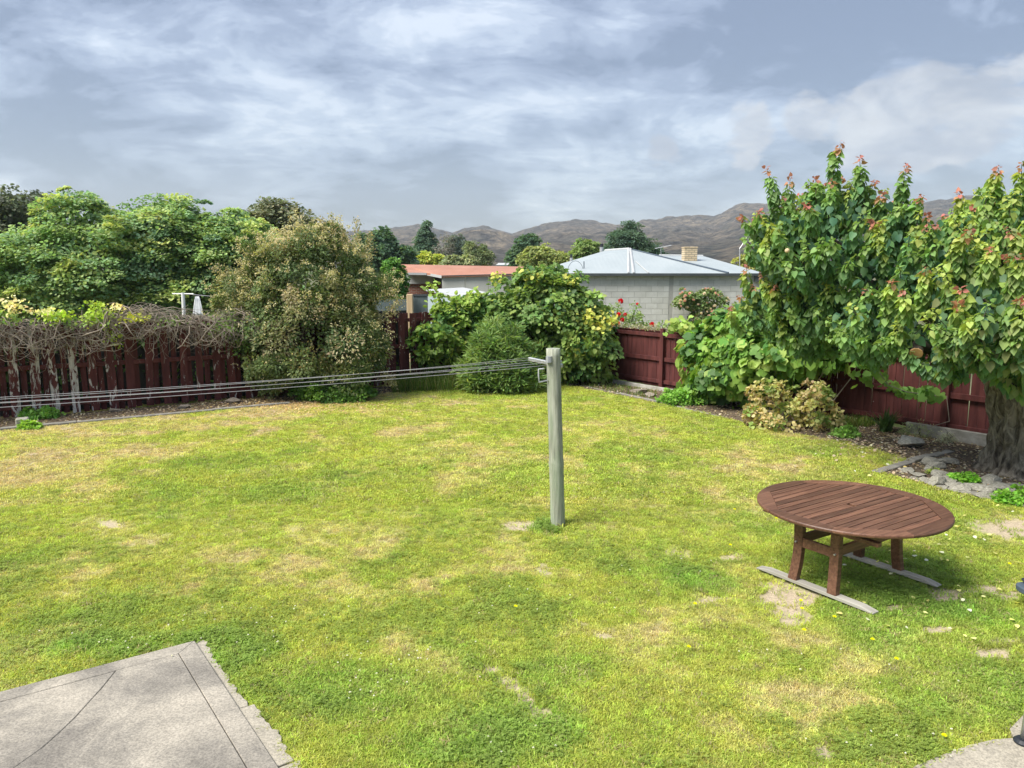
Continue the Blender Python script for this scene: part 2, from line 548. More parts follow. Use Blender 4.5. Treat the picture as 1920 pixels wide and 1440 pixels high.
def brick_mat(name, c1, c2, mo, sx):
    m, nt, b = material(name)
    tc = nd(nt, 'ShaderNodeTexCoord')
    mp = nd(nt, 'ShaderNodeMapping'); nt.links.new(tc.outputs['Object'], mp.inputs[0]); mp.inputs['Rotation'].default_value = (math.pi / 2, 0, 0)
    br = nd(nt, 'ShaderNodeTexBrick', i_Scale=1.0)
    br.inputs['Brick Width'].default_value = sx; br.inputs['Row Height'].default_value = sx * .36; br.inputs['Mortar Size'].default_value = .012
    br.inputs['Color1'].default_value = (*c1, 1); br.inputs['Color2'].default_value = (*c2, 1); br.inputs['Mortar'].default_value = (*mo, 1)
    nt.links.new(mp.outputs[0], br.inputs['Vector'])
    nt.links.new(br.outputs['Color'], b.inputs['Base Color']); b.inputs['Roughness'].default_value = .9
    bump_n(nt, b, br.outputs['Fac'], -.4, .01)
    return m


M['brick_red'] = brick_mat('red_brick', (.19, .055, .03), (.26, .085, .05), (.26, .22, .19), .23)
M['brick_cream'] = brick_mat('cream_brick', (.42, .33, .20), (.53, .43, .28), (.22, .19, .14), .23)


def hill_mat():
    m, nt, b = material('dry_schist_hill')
    big = noise_n(nt, .010, 6, .6, stretch=(1, 1, 1.6), rnd=False, dist=1.0)
    fine = noise_n(nt, .07, 8, .72, stretch=(1, 1, 1), rnd=False)
    c = ramp_n(nt, big, ((.36, (.062, .064, .050)), (.46, (.092, .084, .065)), (.55, (.130, .110, .080)), (.68, (.20, .165, .11))))
    c = mixrgb(nt, .85, c, ramp_n(nt, fine, ((.38, (.02, .03, .04)), (.5, (.46, .46, .47)), (.64, (.95, .92, .90)))), 'OVERLAY')
    nt.links.new(c, b.inputs['Base Color']); b.inputs['Roughness'].default_value = 1.0
    b.inputs['Specular IOR Level'].default_value = 0
    bump_n(nt, b, fine, 1.0, 16.0)
    return m


M['hill'] = hill_mat()


def ground_mat():
    """lawn thatch; 'tint' carries the colour of turf, dry turf and bare earth"""
    m, nt, b = material('lawn_ground')
    at = nd(nt, 'ShaderNodeAttribute', attribute_name='tint')
    f = noise_n(nt, 45, 5, .75, rnd=False)
    c = mixrgb(nt, .7, at.outputs['Color'], ramp_n(nt, f, ((.3, (.22, .22, .22)), (.7, (.76, .76, .76)))), 'OVERLAY')
    nt.links.new(c, b.inputs['Base Color']); b.inputs['Roughness'].default_value = .95
    b.inputs['Specular IOR Level'].default_value = .1
    bump_n(nt, b, f, .8, .02)
    return m


M['lawn'] = ground_mat()
M['terrain'] = mottled('rough_ground', ((.3, (.06, .075, .03)), (.5, (.10, .105, .05)), (.7, (.16, .14, .085))), .25, .95, None, .3, .1, rnd=False)

# ------------------------------------------------------------------ leaf tools
T_DIAMOND = (np.array([(0, 0, 0), (.26, .42, .06), (0, 1, -.04), (-.26, .42, .06)], float), np.array([(0, 1, 2), (0, 2, 3)]))
T_BROAD = (np.array([(0, 0, 0), (.40, .30, .08), (.34, .68, .05), (0, 1, -.08), (-.34, .68, .05), (-.40, .30, .08)], float),
           np.array([(0, 1, 2), (0, 2, 3), (0, 3, 4), (0, 4, 5)]))
T_LANCE = (np.array([(0, 0, 0), (.10, .35, .03), (.08, .7, 0), (0, 1, -.08), (-.08, .7, 0), (-.10, .35, .03)], float),
           np.array([(0, 1, 2), (0, 2, 3), (0, 3, 4), (0, 4, 5)]))
T_HEART = (np.array([(0, .05, 0), (.26, -.04, .05), (.45, .22, .10), (.37, .58, .07), (0, 1.08, -.10), (-.37, .58, .07), (-.45, .22, .10), (-.26, -.04, .05)], float),
           np.array([(0, 1, 2), (0, 2, 3), (0, 3, 4), (0, 4, 5), (0, 5, 6), (0, 6, 7)]))
T_VINE = (np.array([(0, .12, 0), (.2, -.05, .04), (.46, .06, .02), (.47, .28, .06), (.54, .50, -.02), (.36, .66, .04), (0, .98, -.08),
                    (-.36, .66, .04), (-.54, .50, -.02), (-.47, .28, .06), (-.46, .06, .02), (-.2, -.05, .04)], float),
          np.array([(0, i, i + 1) for i in range(1, 11)] + [(0, 11, 1)])[:10])


def frames(D, Nn):
    D = unit(D)
    X = unit(np.cross(D, Nn))
    Z = np.cross(X, D)
    return X, D, Z


def leaf_mesh(name, Pp, D, Nn, S, tmpl, col):
    tv, tf = tmpl
    X, Y, Z = frames(D, Nn)
    S = np.broadcast_to(np.asarray(S, float), (len(Pp),))[:, None, None]
    V = Pp[:, None, :] + S * (tv[None, :, 0:1] * X[:, None, :] + tv[None, :, 1:2] * Y[:, None, :] + tv[None, :, 2:3] * Z[:, None, :])
    k = len(tv)
    F = (tf[None] + (np.arange(len(Pp)) * k)[:, None, None]).reshape(-1, 3)
    return np_mesh(name, V.reshape(-1, 3), F, False, np.repeat(col, k, axis=0))


def rdir(rng, n):
    v = rng.normal(size=(n, 3)); return unit(v)


def pick(rng, n, palette):
    """palette: list of (weight, rgb)"""
    w = np.array([p[0] for p in palette], float); w /= w.sum()
    c = np.array([p[1] for p in palette], float)
    return c[rng.choice(len(palette), n, p=w)]


LEAFK = 2.0


def vary(rng, col, amt=.22, hue=.10):
    n = len(col)
    col = np.asarray(col, float) * LEAFK
    c = col * (1 + rng.uniform(-amt, amt, (n, 1)))
    return np.clip(c * (1 + rng.uniform(-hue, hue, (n, 3))), .002, .9)


def in_ell(p, ells, k):
    r = np.zeros(len(p), bool)
    for c, rad in ells:
        r |= (((p - np.array(c)) / (np.array(rad) * k)) ** 2).sum(1) < 1
    return r


def clump_crown(rng, ells, n_clump, cr, per, size, pal, flat=.45, droop=.35, up=.5, shell=(.8, 1.02), zmin=.15, fill=.3, fillsize=1.3, sizevar=.35, pal_in=None, jitter=.5, strag=.16):
    """leaf positions, directions, normals, sizes and colours of a crown made of many sprays"""
    ells = [(np.array(c, float), np.array(r, float)) for c, r in ells]
    area = np.array([(r[0] * r[1] * r[2]) ** (2 / 3.) for c, r in ells]); area /= area.sum()
    Cc, Nc = [], []
    tries = 0
    while sum(map(len, Cc)) < n_clump and tries < 60:
        tries += 1
        k = rng.choice(len(ells), n_clump, p=area)
        d = rdir(rng, n_clump)
        u = rng.uniform(shell[0], shell[1], (n_clump, 1))
        ec = np.array([ells[i][0] for i in k]); er = np.array([ells[i][1] for i in k])
        p = ec + er * d * u
        ok = (p[:, 2] > zmin) & ~in_ell(p, ells, .72)
        Cc.append(p[ok]); Nc.append(unit(d / er)[ok])
    Cc = np.concatenate(Cc)[:n_clump]; Nc = np.concatenate(Nc)[:n_clump]
    n_clump = len(Cc)
    base = pick(rng, n_clump, pal) * (1 + rng.uniform(-.18, .18, (n_clump, 1)))
    crad = cr * rng.uniform(.55, 1.45, n_clump)
    st_ = rng.uniform(0, 1, n_clump) < strag          # sprays that stick out of the outline
    Cc = Cc + Nc * (st_ * rng.uniform(.3, .9, n_clump) * cr)[:, None] + np.array((0, 0, 1.0)) * (st_ * rng.uniform(0, .35, n_clump) * cr)[:, None]
    crad = np.where(st_, crad * .62, crad)
    ax = unit(Nc * (1 - up) + np.array((0, 0, 1.0)) * up + rng.normal(0, .15, (n_clump, 3)))
    idx = np.repeat(np.arange(n_clump), per)
    n = len(idx)
    a = ax[idx]
    t1 = unit(np.cross(a, rdir(rng, n_clump)[idx] + 1e-3)); t2 = np.cross(a, t1)
    th = rng.uniform(0, 2 * np.pi, n); rho = np.sqrt(rng.uniform(0, 1, n))
    out = t1 * np.cos(th)[:, None] + t2 * np.sin(th)[:, None]
    p = Cc[idx] + out * (rho * crad[idx])[:, None] + a * ((rng.uniform(-1, .6, n) * flat - rho ** 2 * flat * .8) * crad[idx])[:, None]
    D = unit(out * (rho[:, None] + .25) + a * .35 - np.array((0, 0, 1.0)) * droop + rng.normal(0, jitter, (n, 3)) * .6)
    Nn = unit(a + rng.normal(0, jitter, (n, 3)))
    S = size * rng.uniform(1 - sizevar, 1 + sizevar, n)
    col = vary(rng, base[idx])
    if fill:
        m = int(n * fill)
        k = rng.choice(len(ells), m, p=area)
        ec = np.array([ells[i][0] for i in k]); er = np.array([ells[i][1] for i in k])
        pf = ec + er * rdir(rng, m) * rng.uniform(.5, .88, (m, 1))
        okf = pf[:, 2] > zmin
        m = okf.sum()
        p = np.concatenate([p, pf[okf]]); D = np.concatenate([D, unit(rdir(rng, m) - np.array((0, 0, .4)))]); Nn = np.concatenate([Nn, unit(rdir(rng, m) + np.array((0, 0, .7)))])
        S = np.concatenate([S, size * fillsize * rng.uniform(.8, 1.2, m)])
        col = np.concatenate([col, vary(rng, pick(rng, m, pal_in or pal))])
    return p, D, Nn, S, col, Cc


def trunk_mesh(rng, base, tops, r0, fork=.45, n=8, zb=-.1):
    """tapered trunk that forks into limbs ending at each of the tops"""
    mb = MB()
    base = np.array(base, float)
    mean = np.mean(tops, axis=0)
    fp = base + (mean - base) * fork
    fp[:2] = base[:2] + (mean[:2] - base[:2]) * fork * .6
    pts = [base + np.array((0, 0, zb)), base + (fp - base) * .5 + rng.normal(0, .03, 3), fp]
    mb.tube(pts, [r0 * 1.25, r0 * .95, r0 * .8], n)
    for t in tops:
        t = np.array(t)
        m1 = fp + (t - fp) * .35 + np.array((0, 0, .08)) + rng.normal(0, .06, 3)
        m2 = fp + (t - fp) * .7 + rng.normal(0, .08, 3)
        l = max(.25, r0 * .5)
        mb.tube([fp - (m1 - fp) * .1, m1, m2, t], [r0 * .62, r0 * .42, r0 * .26, r0 * .1], max(5, n - 2))
    return mb


def plant(name, label, cat, base, crown, tmpl, mat='leaf', trunk=None, r0=.08, group=None, bark='bark_dark', tops=None, fork=.4, crown_name='crown', trunk_name='trunk'):
    p, D, Nn, S, col, Cc = crown
    root = empty(name, base, label, cat, group=group)
    c = link(crown_name, leaf_mesh(crown_name, p, D, Nn, S, tmpl, col), M[mat], root, world=True)
    c['kind'] = 'stuff'
    if trunk is not None:
        if tops is None:
            sel = trunk.choice(len(Cc), min(len(Cc), 9), replace=False)
            b = np.array(base)
            tops = [b + (Cc[i] - b) * .86 for i in sel]
        trunk_mesh(trunk, base, tops, r0, fork).build(trunk_name, M[bark], root, smooth=True, world=True)
    return root

# ------------------------------------------------------------------ setting: ground, lawn, beds, slabs
mb = MB(); mb.add([(-3200, -60, -.06), (3200, -60, -.06), (3200, 2600, -.06), (-3200, 2600, -.06)], [(0, 1, 2, 3)])
tag(mb.build('ground', M['terrain']), kind='structure')

# fence lines
LF0, LFU = np.array((-10.1, 15.0)), np.array((1, .62)) / math.hypot(1, .62)
CORNER = np.array((1.32, 22.08))
RFU = np.array((1, -1.32)) / math.hypot(1, 1.32)
LFN = np.array((LFU[1], -LFU[0]))     # towards the lawn
RFN = np.array((RFU[1], -RFU[0]))     # towards the lawn

# planting beds (plan outlines)
kA, kB = G(-900, 888)[:2], G(400, 770)[:2]
bed_left = [G(-900, 888)[:2], G(0, 806)[:2], G(400, 770)[:2], G(545, 757)[:2], G(660, 752)[:2], G(730, 735)[:2], G(900, 729)[:2], CORNER, CORNER - LFU * 20]
bed_right = [CORNER, G(1060, 722)[:2], G(1240, 757)[:2], G(1380, 790)[:2], G(1480, 812)[:2], G(1580, 828)[:2], G(1705, 862)[:2], G(1652, 889)[:2], G(1720, 907)[:2],
             G(1830, 931)[:2], G(1920, 952)[:2], G(2150, 1000)[:2], CORNER + RFU * 17]
# slab outlines
sA, sB, sC = G(365, 1208)[:2], G(0, 1305)[:2], G(540, 1440)[:2]
e1 = (sB - sA) / np.linalg.norm(sB - sA)
e2 = np.array((-e1[1], e1[0]))
if np.dot(e2, sC - sA) < 0: e2 = -e2
e2 = (e2 * .7 + .3 * (sC - sA) / np.linalg.norm(sC - sA)); e2 /= np.linalg.norm(e2)
slab_poly = [sA, sA + e1 * 5, sA + e1 * 5 + e2 * 4.5, sA + e2 * 4.5]
pad_px = [(1920, 1344), (1893, 1372), (1900, 1390), (1860, 1393), (1810, 1405), (1760, 1424), (1715, 1442), (1690, 1470), (1760, 1640), (2300, 1640), (2300, 1300), (1960, 1330)]
pad_poly = [G(*q)[:2] for q in pad_px]

# lawn sheet with colour variation: turf, dry turf, bare earth
GRN = np.array((.318, .385, .070)); GRN2 = np.array((.43, .445, .095)); YEL = np.array((.52, .50, .175)); TAN = np.array((.55, .455, .25)); EARTH = np.array((.44, .365, .265))
DEEP = np.array((.185, .315, .062))
dry_px = [(60, 860, 190, 75, 1.0), (-150, 850, 220, 80, .9), (380, 795, 190, 22, .95), (560, 770, 120, 12, .8), (690, 745, 120, 12, .6), (300, 950, 80, 25, .55), (860, 865, 110, 22, .75), (830, 920, 60, 14, .6), (880, 910, 60, 20, .55),
          (980, 760, 240, 9, .35), (1330, 800, 150, 12, .5), (640, 1010, 120, 30, .35), (560, 1310, 50, 40, .55), (1000, 1065, 70, 12, .7), (800, 1085, 50, 14, .6), (740, 1210, 60, 40, .45), (260, 1180, 90, 25, .4),
          (200, 1020, 120, 40, .3), (1250, 1300, 60, 40, .3), (1530, 1300, 60, 30, .15), (1540, 1395, 24, 20, .4), (1340, 1360, 24, 18, .3), (1480, 880, 90, 14, .3), (700, 820, 90, 12, .4), (470, 1090, 70, 18, .35)]
bare_px = [(920, 1252, 22, 6, .6), (940, 1270, 20, 6, .7), (965, 1290, 20, 7, .8), (995, 1318, 22, 8, .8), (1025, 1340, 20, 8, .8), (1095, 1170, 14, 4, .6), (1140, 1195, 22, 5, .6), (1445, 1095, 34, 9, .7), (1475, 1118, 52, 16, .9), (1480, 1155, 28, 17, .9), (1375, 1046, 30, 6, .7), (1340, 1125, 40, 9, .6), (1775, 1117, 34, 13, .9), (1660, 1138, 20, 12, .6), (1860, 1105, 50, 10, .8), (1895, 1110, 25, 16, .8), (1760, 1182, 26, 8, .7),
           (1860, 1226, 26, 12, 1.0), (1540, 1410, 22, 16, .6), (965, 983, 26, 9, .75), (222, 988, 22, 8, .6), (1012, 1064, 14, 12, .5), (1900, 990, 60, 22, .6), (1840, 985, 30, 14, .5), (1270, 1035, 28, 9, .5), (1300, 1130, 26, 7, .5),
           (1800, 925, 40, 5, .4), (1695, 868, 30, 8, .5), (1880, 1200, 60, 5, .5), (950, 1275, 26, 8, .5), (1020, 1337, 26, 9, .75), (985, 1305, 18, 9, .6), (1120, 1185, 22, 8, .45), (560, 1335, 14, 6, .6), (720, 1295, 9, 4, .5)]
lush_px = [(180, 1210, 110, 22, .8), (420, 1225, 90, 45, .8), (640, 1290, 130, 45, .7), (900, 1370, 160, 60, .7), (1640, 1075, 130, 45, .9), (1700, 1130, 140, 40, .75), (1290, 1085, 60, 22, .7), (1640, 1195, 70, 30, .5), (990, 1140, 90, 25, .35),  # lush turf; the deep green under the table also paints in its shadow
           (1500, 950, 90, 60, .35), (1180, 900, 100, 30, .2), (430, 870, 70, 20, .4), (1045, 990, 30, 10, 1.0), (1820, 1080, 60, 30, .4), (820, 1240, 60, 25, .4), (1020, 1260, 90, 30, .45), (270, 960, 40, 10, .5), (1850, 1300, 100, 60, .3)]


def field(px, py, spots):
    r = np.zeros(px.shape)
    for (cx, cy, rx, ry, g) in spots:
        d = ((px - cx) / rx) ** 2 + ((py - cy) / ry) ** 2
        r = np.maximum(r, g * np.clip(1.35 - d * .65, 0, 1))
    return r


def to_px(x, y, z=0.0):
    dz = z - H
    fw = y * CP - dz * SP
    up = y * SP + dz * CP
    return 960 + FPX * x / fw, 720 - FPX * up / fw


def lawn_state(x, y):
    """dry, bare, lush factors of the turf at plan positions (surveyed off the photograph, broken up by noise)"""
    qx, qy = to_px(x, y)
    wob = (fbm(x, y, .9, 4, 5) - .5)
    wob2 = (fbm(x, y, 2.6, 4, 31) - .5)
    wx, wy = qx + wob * 150 + wob2 * 60, qy + wob2 * 40 + wob * 20
    dry = field(wx, wy, dry_px)
    n1 = fbm(x, y, .55, 5, 2); n2 = fbm(x, y, 2.2, 4, 9)
    dry = np.clip(dry * .95 + np.clip((n1 - .52) * 2.2, -.3, .4) - .22 * np.clip((qy - 1080) / 200, 0, 1) + np.clip((n2 - .55) * 3.2, -.2, .5) + (fbm(x, y, 7.0, 3, 19) - .5) * .5, 0, 1)
    bare = field(qx + wob2 * 50, qy + wob2 * 14, bare_px)
    bare = np.clip(bare * 2.2 - .6 * n2 - .05, 0, 1)
    lush = np.clip(field(wx, wy, lush_px) * .9 + np.clip((fbm(x, y, .8, 4, 77) - .58) * 2.5, 0, .35), 0, 1)
    dry = dry * (1 - lush * .75)
    return dry, bare, lush


def lawn_colour(x, y):
    dry, bare, lush = lawn_state(x, y)
    n = fbm(x, y, 1.4, 4, 55)[:, None]
    c = GRN * (1 - n) + GRN2 * n
    l = lush[:, None]; c = c * (1 - l * .8) + DEEP * l * .8 + 0 * c
    d1 = np.clip(dry * 1.7, 0, 1)[:, None]; d2 = np.clip(dry * 1.9 - .95, 0, 1)[:, None]
    c = c * (1 - d1 * .85) + YEL * d1 * .85
    c = c * (1 - d2) + TAN * d2
    return c, dry, bare, lush


def lawn_sheet():
    xs = np.arange(-15, 15.01, .085); ys = np.arange(2.2, 23.0, .085)
    X, Y = np.meshgrid(xs, ys)
    x, y = X.ravel(), Y.ravel()
    c, dry, bare, lush = lawn_colour(x, y)
    b = bare[:, None]
    c = c * np.array((.72, .70, .8)) * (1 - b) + EARTH * b
    bedm = inpoly(x, y, bed_left) | inpoly(x, y, bed_right)
    soil = np.array((.12, .095, .07))
    c[bedm] = soil * (1 + .5 * (fbm(x, y, 3, 3, 8)[bedm, None] - .5))
    z = (fbm(x, y, .5, 3, 4) - .5) * .03 + (fbm(x, y, 3, 3, 14) - .5) * .015
    z[bedm] += .01
    z -= .012 * bare
    V = np.stack([x, y, z], 1)
    nx, ny = len(xs), len(ys)
    i = (np.arange(ny - 1)[:, None] * nx + np.arange(nx - 1)[None]).ravel()
    cxm = V[i, 0] + .04; cym = V[i, 1] + .04
    keep = ((np.stack([cxm, cym], 1) - CORNER) @ LFN > -.6) & ((np.stack([cxm, cym], 1) - CORNER) @ RFN > -.6)
    i = i[keep]
    F = np.stack([i, i + 1, i + nx + 1, i + nx], 1)
    me = np_mesh('lawn', V, F, True, c)
    o = link('lawn', me, M['lawn'])
    tag(o, kind='structure')


lawn_sheet()


def zlawn(x, y):
    x = np.asarray(x, float); y = np.asarray(y, float)
    return (fbm(x, y, .5, 3, 4) - .5) * .03 + (fbm(x, y, 3, 3, 14) - .5) * .015


# concrete slab, bottom left: panels split by the tooled edge line and by the crack
def slab():
    root = empty('concrete_slab', (*sA, 0), None, None); root['kind'] = 'structure'
    def S2(a, b): return sA + e1 * a + e2 * b
    g = .006; w = .15
    zt = .035
    # crack polyline in slab coordinates (a along e1, b along e2)
    def loc(px, py):
        q = G(px, py, zt)[:2] - sA
        m = np.linalg.inv(np.array([e1, e2]).T) @ q
        return m
    cr = [loc(219, 1262), loc(190, 1290), loc(170, 1312), loc(140, 1345), loc(112, 1372), loc(78, 1402), loc(30, 1436)]
    d = cr[-1] - cr[-2]
    cr = [np.array((cr[0][0], w + g))] + cr[1:] + [cr[-1] + d * 1.5, cr[-1] + d * 9]
    cr = [q for q in cr if q[1] <= 4.5]
    cr.append(np.array((cr[-1][0] + .1, 4.5)))
    big_r = [(w + g, w + g)] + [(q[0] - .003 - .002 * (i % 2), q[1]) for i, q in enumerate(cr)] + [(w + g, 4.5)]
    big_l = [(q[0] + .003 + .002 * (i % 3), q[1]) for i, q in enumerate(cr)][::-1] + [(5, w + g)][:0]
    big_l = [(q[0] + .004, q[1]) for q in cr] + [(5, 4.5), (5, w + g)]
    strips = [[(0, 0), (w, w), (w, 4.5), (0, 4.5)], [(0.002, 0), (5, 0), (5, w), (w + .002, w)]]
    for poly, z in ((big_r, zt), (big_l, zt - .003), (strips[0], zt), (strips[1], zt - .002)):
        m2 = MB(); m2.prism([S2(*q) for q in poly], -.12, z)
        m2.build('panel', M['concrete'], root, bevel=.004, world=True)
    # rough spilled footing along the right edge
    rng = np.random.default_rng(4)
    b0 = 0.0
    k = 0
    while b0 < 4.2:
        L = rng.uniform(.7, 1.2); b1 = b0 + L
        n = 22
        bb = np.linspace(b0, b1 - .012, n)
        edge = .085 + .06 * fbm(bb, bb * 0 + 3, 5, 3, 21) - (.05 if k == 0 else 0) + .02 * rng.uniform(-1, 1, n)
        poly = [S2(-.002, q) for q in bb] + [S2(-e, q) for e, q in zip(edge[::-1], bb[::-1])]
        m2 = MB(); m2.prism(poly, -.1, .018 + .004 * (k % 2))
        m2.build('footing', M['concrete_pale'], root, bevel=.004, world=True)
        b0 = b1; k += 1
    return root


slab()
pp = MB(); pp.prism(pad_poly, -.1, .028)
pad = pp.build('concrete_pad', M['concrete_pale'], bevel=.006); tag(pad, kind='structure')


# concrete mowing strips
def strip(name, pts, w, z, parent=None, mat='kerb', joint=1.4, rng=None):
    root = empty(name, (pts[0][0], pts[0][1], 0), None, None); root['kind'] = 'structure'
    rng = rng or np.random.default_rng(3)
    P2 = [np.array(p[:2]) for p in pts]
    for a, b in zip(P2[:-1], P2[1:]):
        L = np.linalg.norm(b - a); u = (b - a) / L; nrm = np.array((-u[1], u[0]))
        n = max(1, int(round(L / joint)))
        for i in range(n):
            s0, s1 = i * L / n + .004, (i + 1) * L / n - .004
            dz = rng.uniform(-.012, .012); dw = rng.uniform(-.012, .012)
            poly = [a + u * s0 + nrm * dw, a + u * s1 + nrm * dw, a + u * s1 + nrm * (w + dw), a + u * s0 + nrm * (w + dw)]
            MB().prism(poly, -.12, z + dz).build('kerb_stone', M[mat], root, bevel=.008, world=True)
    return root


strip('mowing_strip', [G(-900, 888), G(0, 807), G(400, 771), G(545, 758)], .13, .035)
strip('garden_edging', [G(1090, 724), G(1240, 757), G(1345, 782)], .08, .03)
strip('rockery_edging', [G(1708, 900), G(1800, 926), G(1920, 953), G(2150, 1000)], .12, .04)
strip('rockery_rear_edging', [G(1650, 890), G(1715, 870), G(1790, 850)], .14, .05, joint=.7)


# ------------------------------------------------------------------ hills
def hills():
    prof = [(-2500, 470), (-900, 440), (0, 425), (300, 430), (560, 440), (690, 432), (735, 428), (765, 424), (785, 419), (803, 424), (850, 436), (872, 427), (905, 423), (935, 427), (960, 436), (990, 426), (1030, 414), (1075, 409),
            (1110, 410), (1140, 414), (1168, 420), (1200, 410), (1250, 402), (1300, 401), (1330, 401), (1350, 392), (1370, 381), (1385, 377), (1420, 379), (1480, 386), (1560, 396), (1640, 392), (1700, 380), (1740, 372), (1770, 369),
            (1800, 363), (1835, 365), (1860, 372), (1930, 388), (2100, 400), (2600, 420), (4200, 450)]
    px = np.array([p[0] for p in prof], float); py = np.array([p[1] for p in prof], float)
    az = (px - 960) / FPX; el = np.array([ray(a, b)[2] / ray(a, b)[1] for a, b in prof])
    A = np.concatenate([np.linspace(-1.15, -.35, 60), np.linspace(-.35, .75, 560)[1:], np.linspace(.75, 1.15, 40)[1:]])
    E = np.interp(A, az, el)
    D = np.linspace(520, 2300, 130)
    t = (D - 520) / (1900 - 520)
    Hh = E * 1900
    g = np.where(t < 1, np.clip(t, 0, 1) ** 1.15, 1 - (t - 1) * .9)
    AA, DD = np.meshgrid(A, D)
    X = AA * DD; Y = DD + 0 * AA
    big = fbm(X, Y, 1 / 330., 5, 3); rid = np.abs(fbm(X + 400, Y * .7, 1 / 190., 5, 12) - .5) * 2
    sm = fbm(X, Y, 1 / 32., 4, 40)
    Z = Hh[None] * g[:, None]
    env = np.clip(1 - np.abs(g[:, None] - .5) * 1.8, 0, 1)
    Z = Z + env * ((big - .5) * 95 - rid * 34) + (sm - .5) * 13 * np.clip(g[:, None] * 1.3, 0, 1)
    # never poke above the surveyed skyline
    lim = (E[None] * DD) + 3 + (sm - .5) * 5
    Z = np.minimum(Z, lim)
    Z[0] = -3; 
    n = len(A)
    i = (np.arange(len(D) - 1)[:, None] * n + np.arange(n - 1)[None]).ravel()
    o = link('hills', np_mesh('hills', np.stack([X.ravel(), Y.ravel(), Z.ravel()], 1), np.stack([i, i + 1, i + n + 1, i + n], 1), True), M['hill'])
    tag(o, kind='structure')


hills()


def haze():
    m = bpy.data.materials.new('haze'); m.use_nodes = True
    nt = m.node_tree; nt.nodes.clear()
    v = nd(nt, 'ShaderNodeVolumePrincipled'); v.inputs['Color'].default_value = (.80, .87, .97, 1); v.inputs['Density'].default_value = .00019; v.inputs['Anisotropy'].default_value = .1
    o_ = nd(nt, 'ShaderNodeOutputMaterial'); nt.links.new(v.outputs[0], o_.inputs['Volume'])
    o = MB().box((-3300, -90, -6), (3300, 2750, 260)).build('haze', m); tag(o, kind='stuff')


haze()

# ------------------------------------------------------------------ fences
def board_mesh(name, w, h, th, rng, ragged=.012):
    """upright board, origin at the foot, width along x"""
    mb = MB()
    n = 5
    xs = np.linspace(-w / 2, w / 2, n)
    tops = h + rng.uniform(-ragged, ragged, n)
    v = [(x, -th / 2, 0) for x in xs] + [(x, th / 2, 0) for x in xs] + [(x, -th / 2, z) for x, z in zip(xs, tops)] + [(x, th / 2, z) for x, z in zip(xs, tops)]
    f = []
    for i in range(n - 1):
        f += [(i, i + 1, 2 * n + i + 1, 2 * n + i), (n + i + 1, n + i, 3 * n + i, 3 * n + i + 1), (2 * n + i, 2 * n + i + 1, 3 * n + i + 1, 3 * n + i), (i + 1, i, n + i, n + i + 1)]
    f += [(0, 2 * n, 3 * n, n), (n - 1, 2 * n - 1, 4 * n - 1, 3 * n - 1)]
    mb.add(v, f)
    return mb.mesh(name)


def left_fence():
    rng = np.random.default_rng(11)
    ang = math.atan2(LFU[1], LFU[0])
    org = CORNER - LFU * 18.5
    root = empty('timber_fence', (*org, 0), 'peeling maroon hit-and-miss board fence under the dead vine on the left', 'fence', ang)
    L = 18.4
    front = [board_mesh('board', .155, 1.82, .022, rng) for _ in range(6)]
    rear = [board_mesh('board', .105, 1.80, .020, rng) for _ in range(4)]
    for me in front + rear: me.materials.append(M['paint'])
    s = .1; k = 0
    while s < L:
        closed = s > 13.4
        q = org + LFU * s
        # the most flaked boards stand in the left third of the picture
        vis = to_px(q[0], q[1])[0]
        peel = float(np.clip(.215 - abs(vis - 120) / 2200, .13, .215) + rng.uniform(-.06, .035))
        if vis > 225: peel = float(rng.uniform(.06, .165))
        o = bpy.data.objects.new('board', front[k % 6]); C.objects.link(o); o.parent = root
        o.location = (s, -.045, .03 + rng.uniform(-.015, .015))
        o.rotation_euler = (0, R(rng.normal(0, 1.1)), 0); o['peel'] = peel
        o.scale = (rng.uniform(.9, 1.12), 1, rng.uniform(.985, 1.015))
        st = .345 if not closed else .30
        o = bpy.data.objects.new('board', rear[k % 4]); C.objects.link(o); o.parent = root
        o.location = (s + st / 2 + rng.uniform(-.02, .02), .050, .03 + rng.uniform(-.02, .02))
        o.rotation_euler = (0, R(rng.normal(0, .7)), 0); o['peel'] = float(np.clip(peel * .6, -.02, .12)); o.scale = (1.0 if not closed else 1.9, 1, 1)
        s += st * rng.uniform(.95, 1.05); k += 1
    for z in (.22, 1.0, 1.66):
        s0 = 0.0
        while s0 < L:
            s1 = min(L, s0 + 2.4)
            o = MB().box((s0, -.032, z - .045), (s1 - .004, .032, z + .045)).build('rail', M['paint'], root, bevel=.004); o['peel'] = .06
            s0 = s1
    for s0 in np.arange(0.0, L, 2.4):
        o = MB().box((s0 - .05, .058, -.3), (s0 + .05, .158, 1.75)).build('post', M['paint'], root, bevel=.006); o['peel'] = .0
    return root


left_fence()


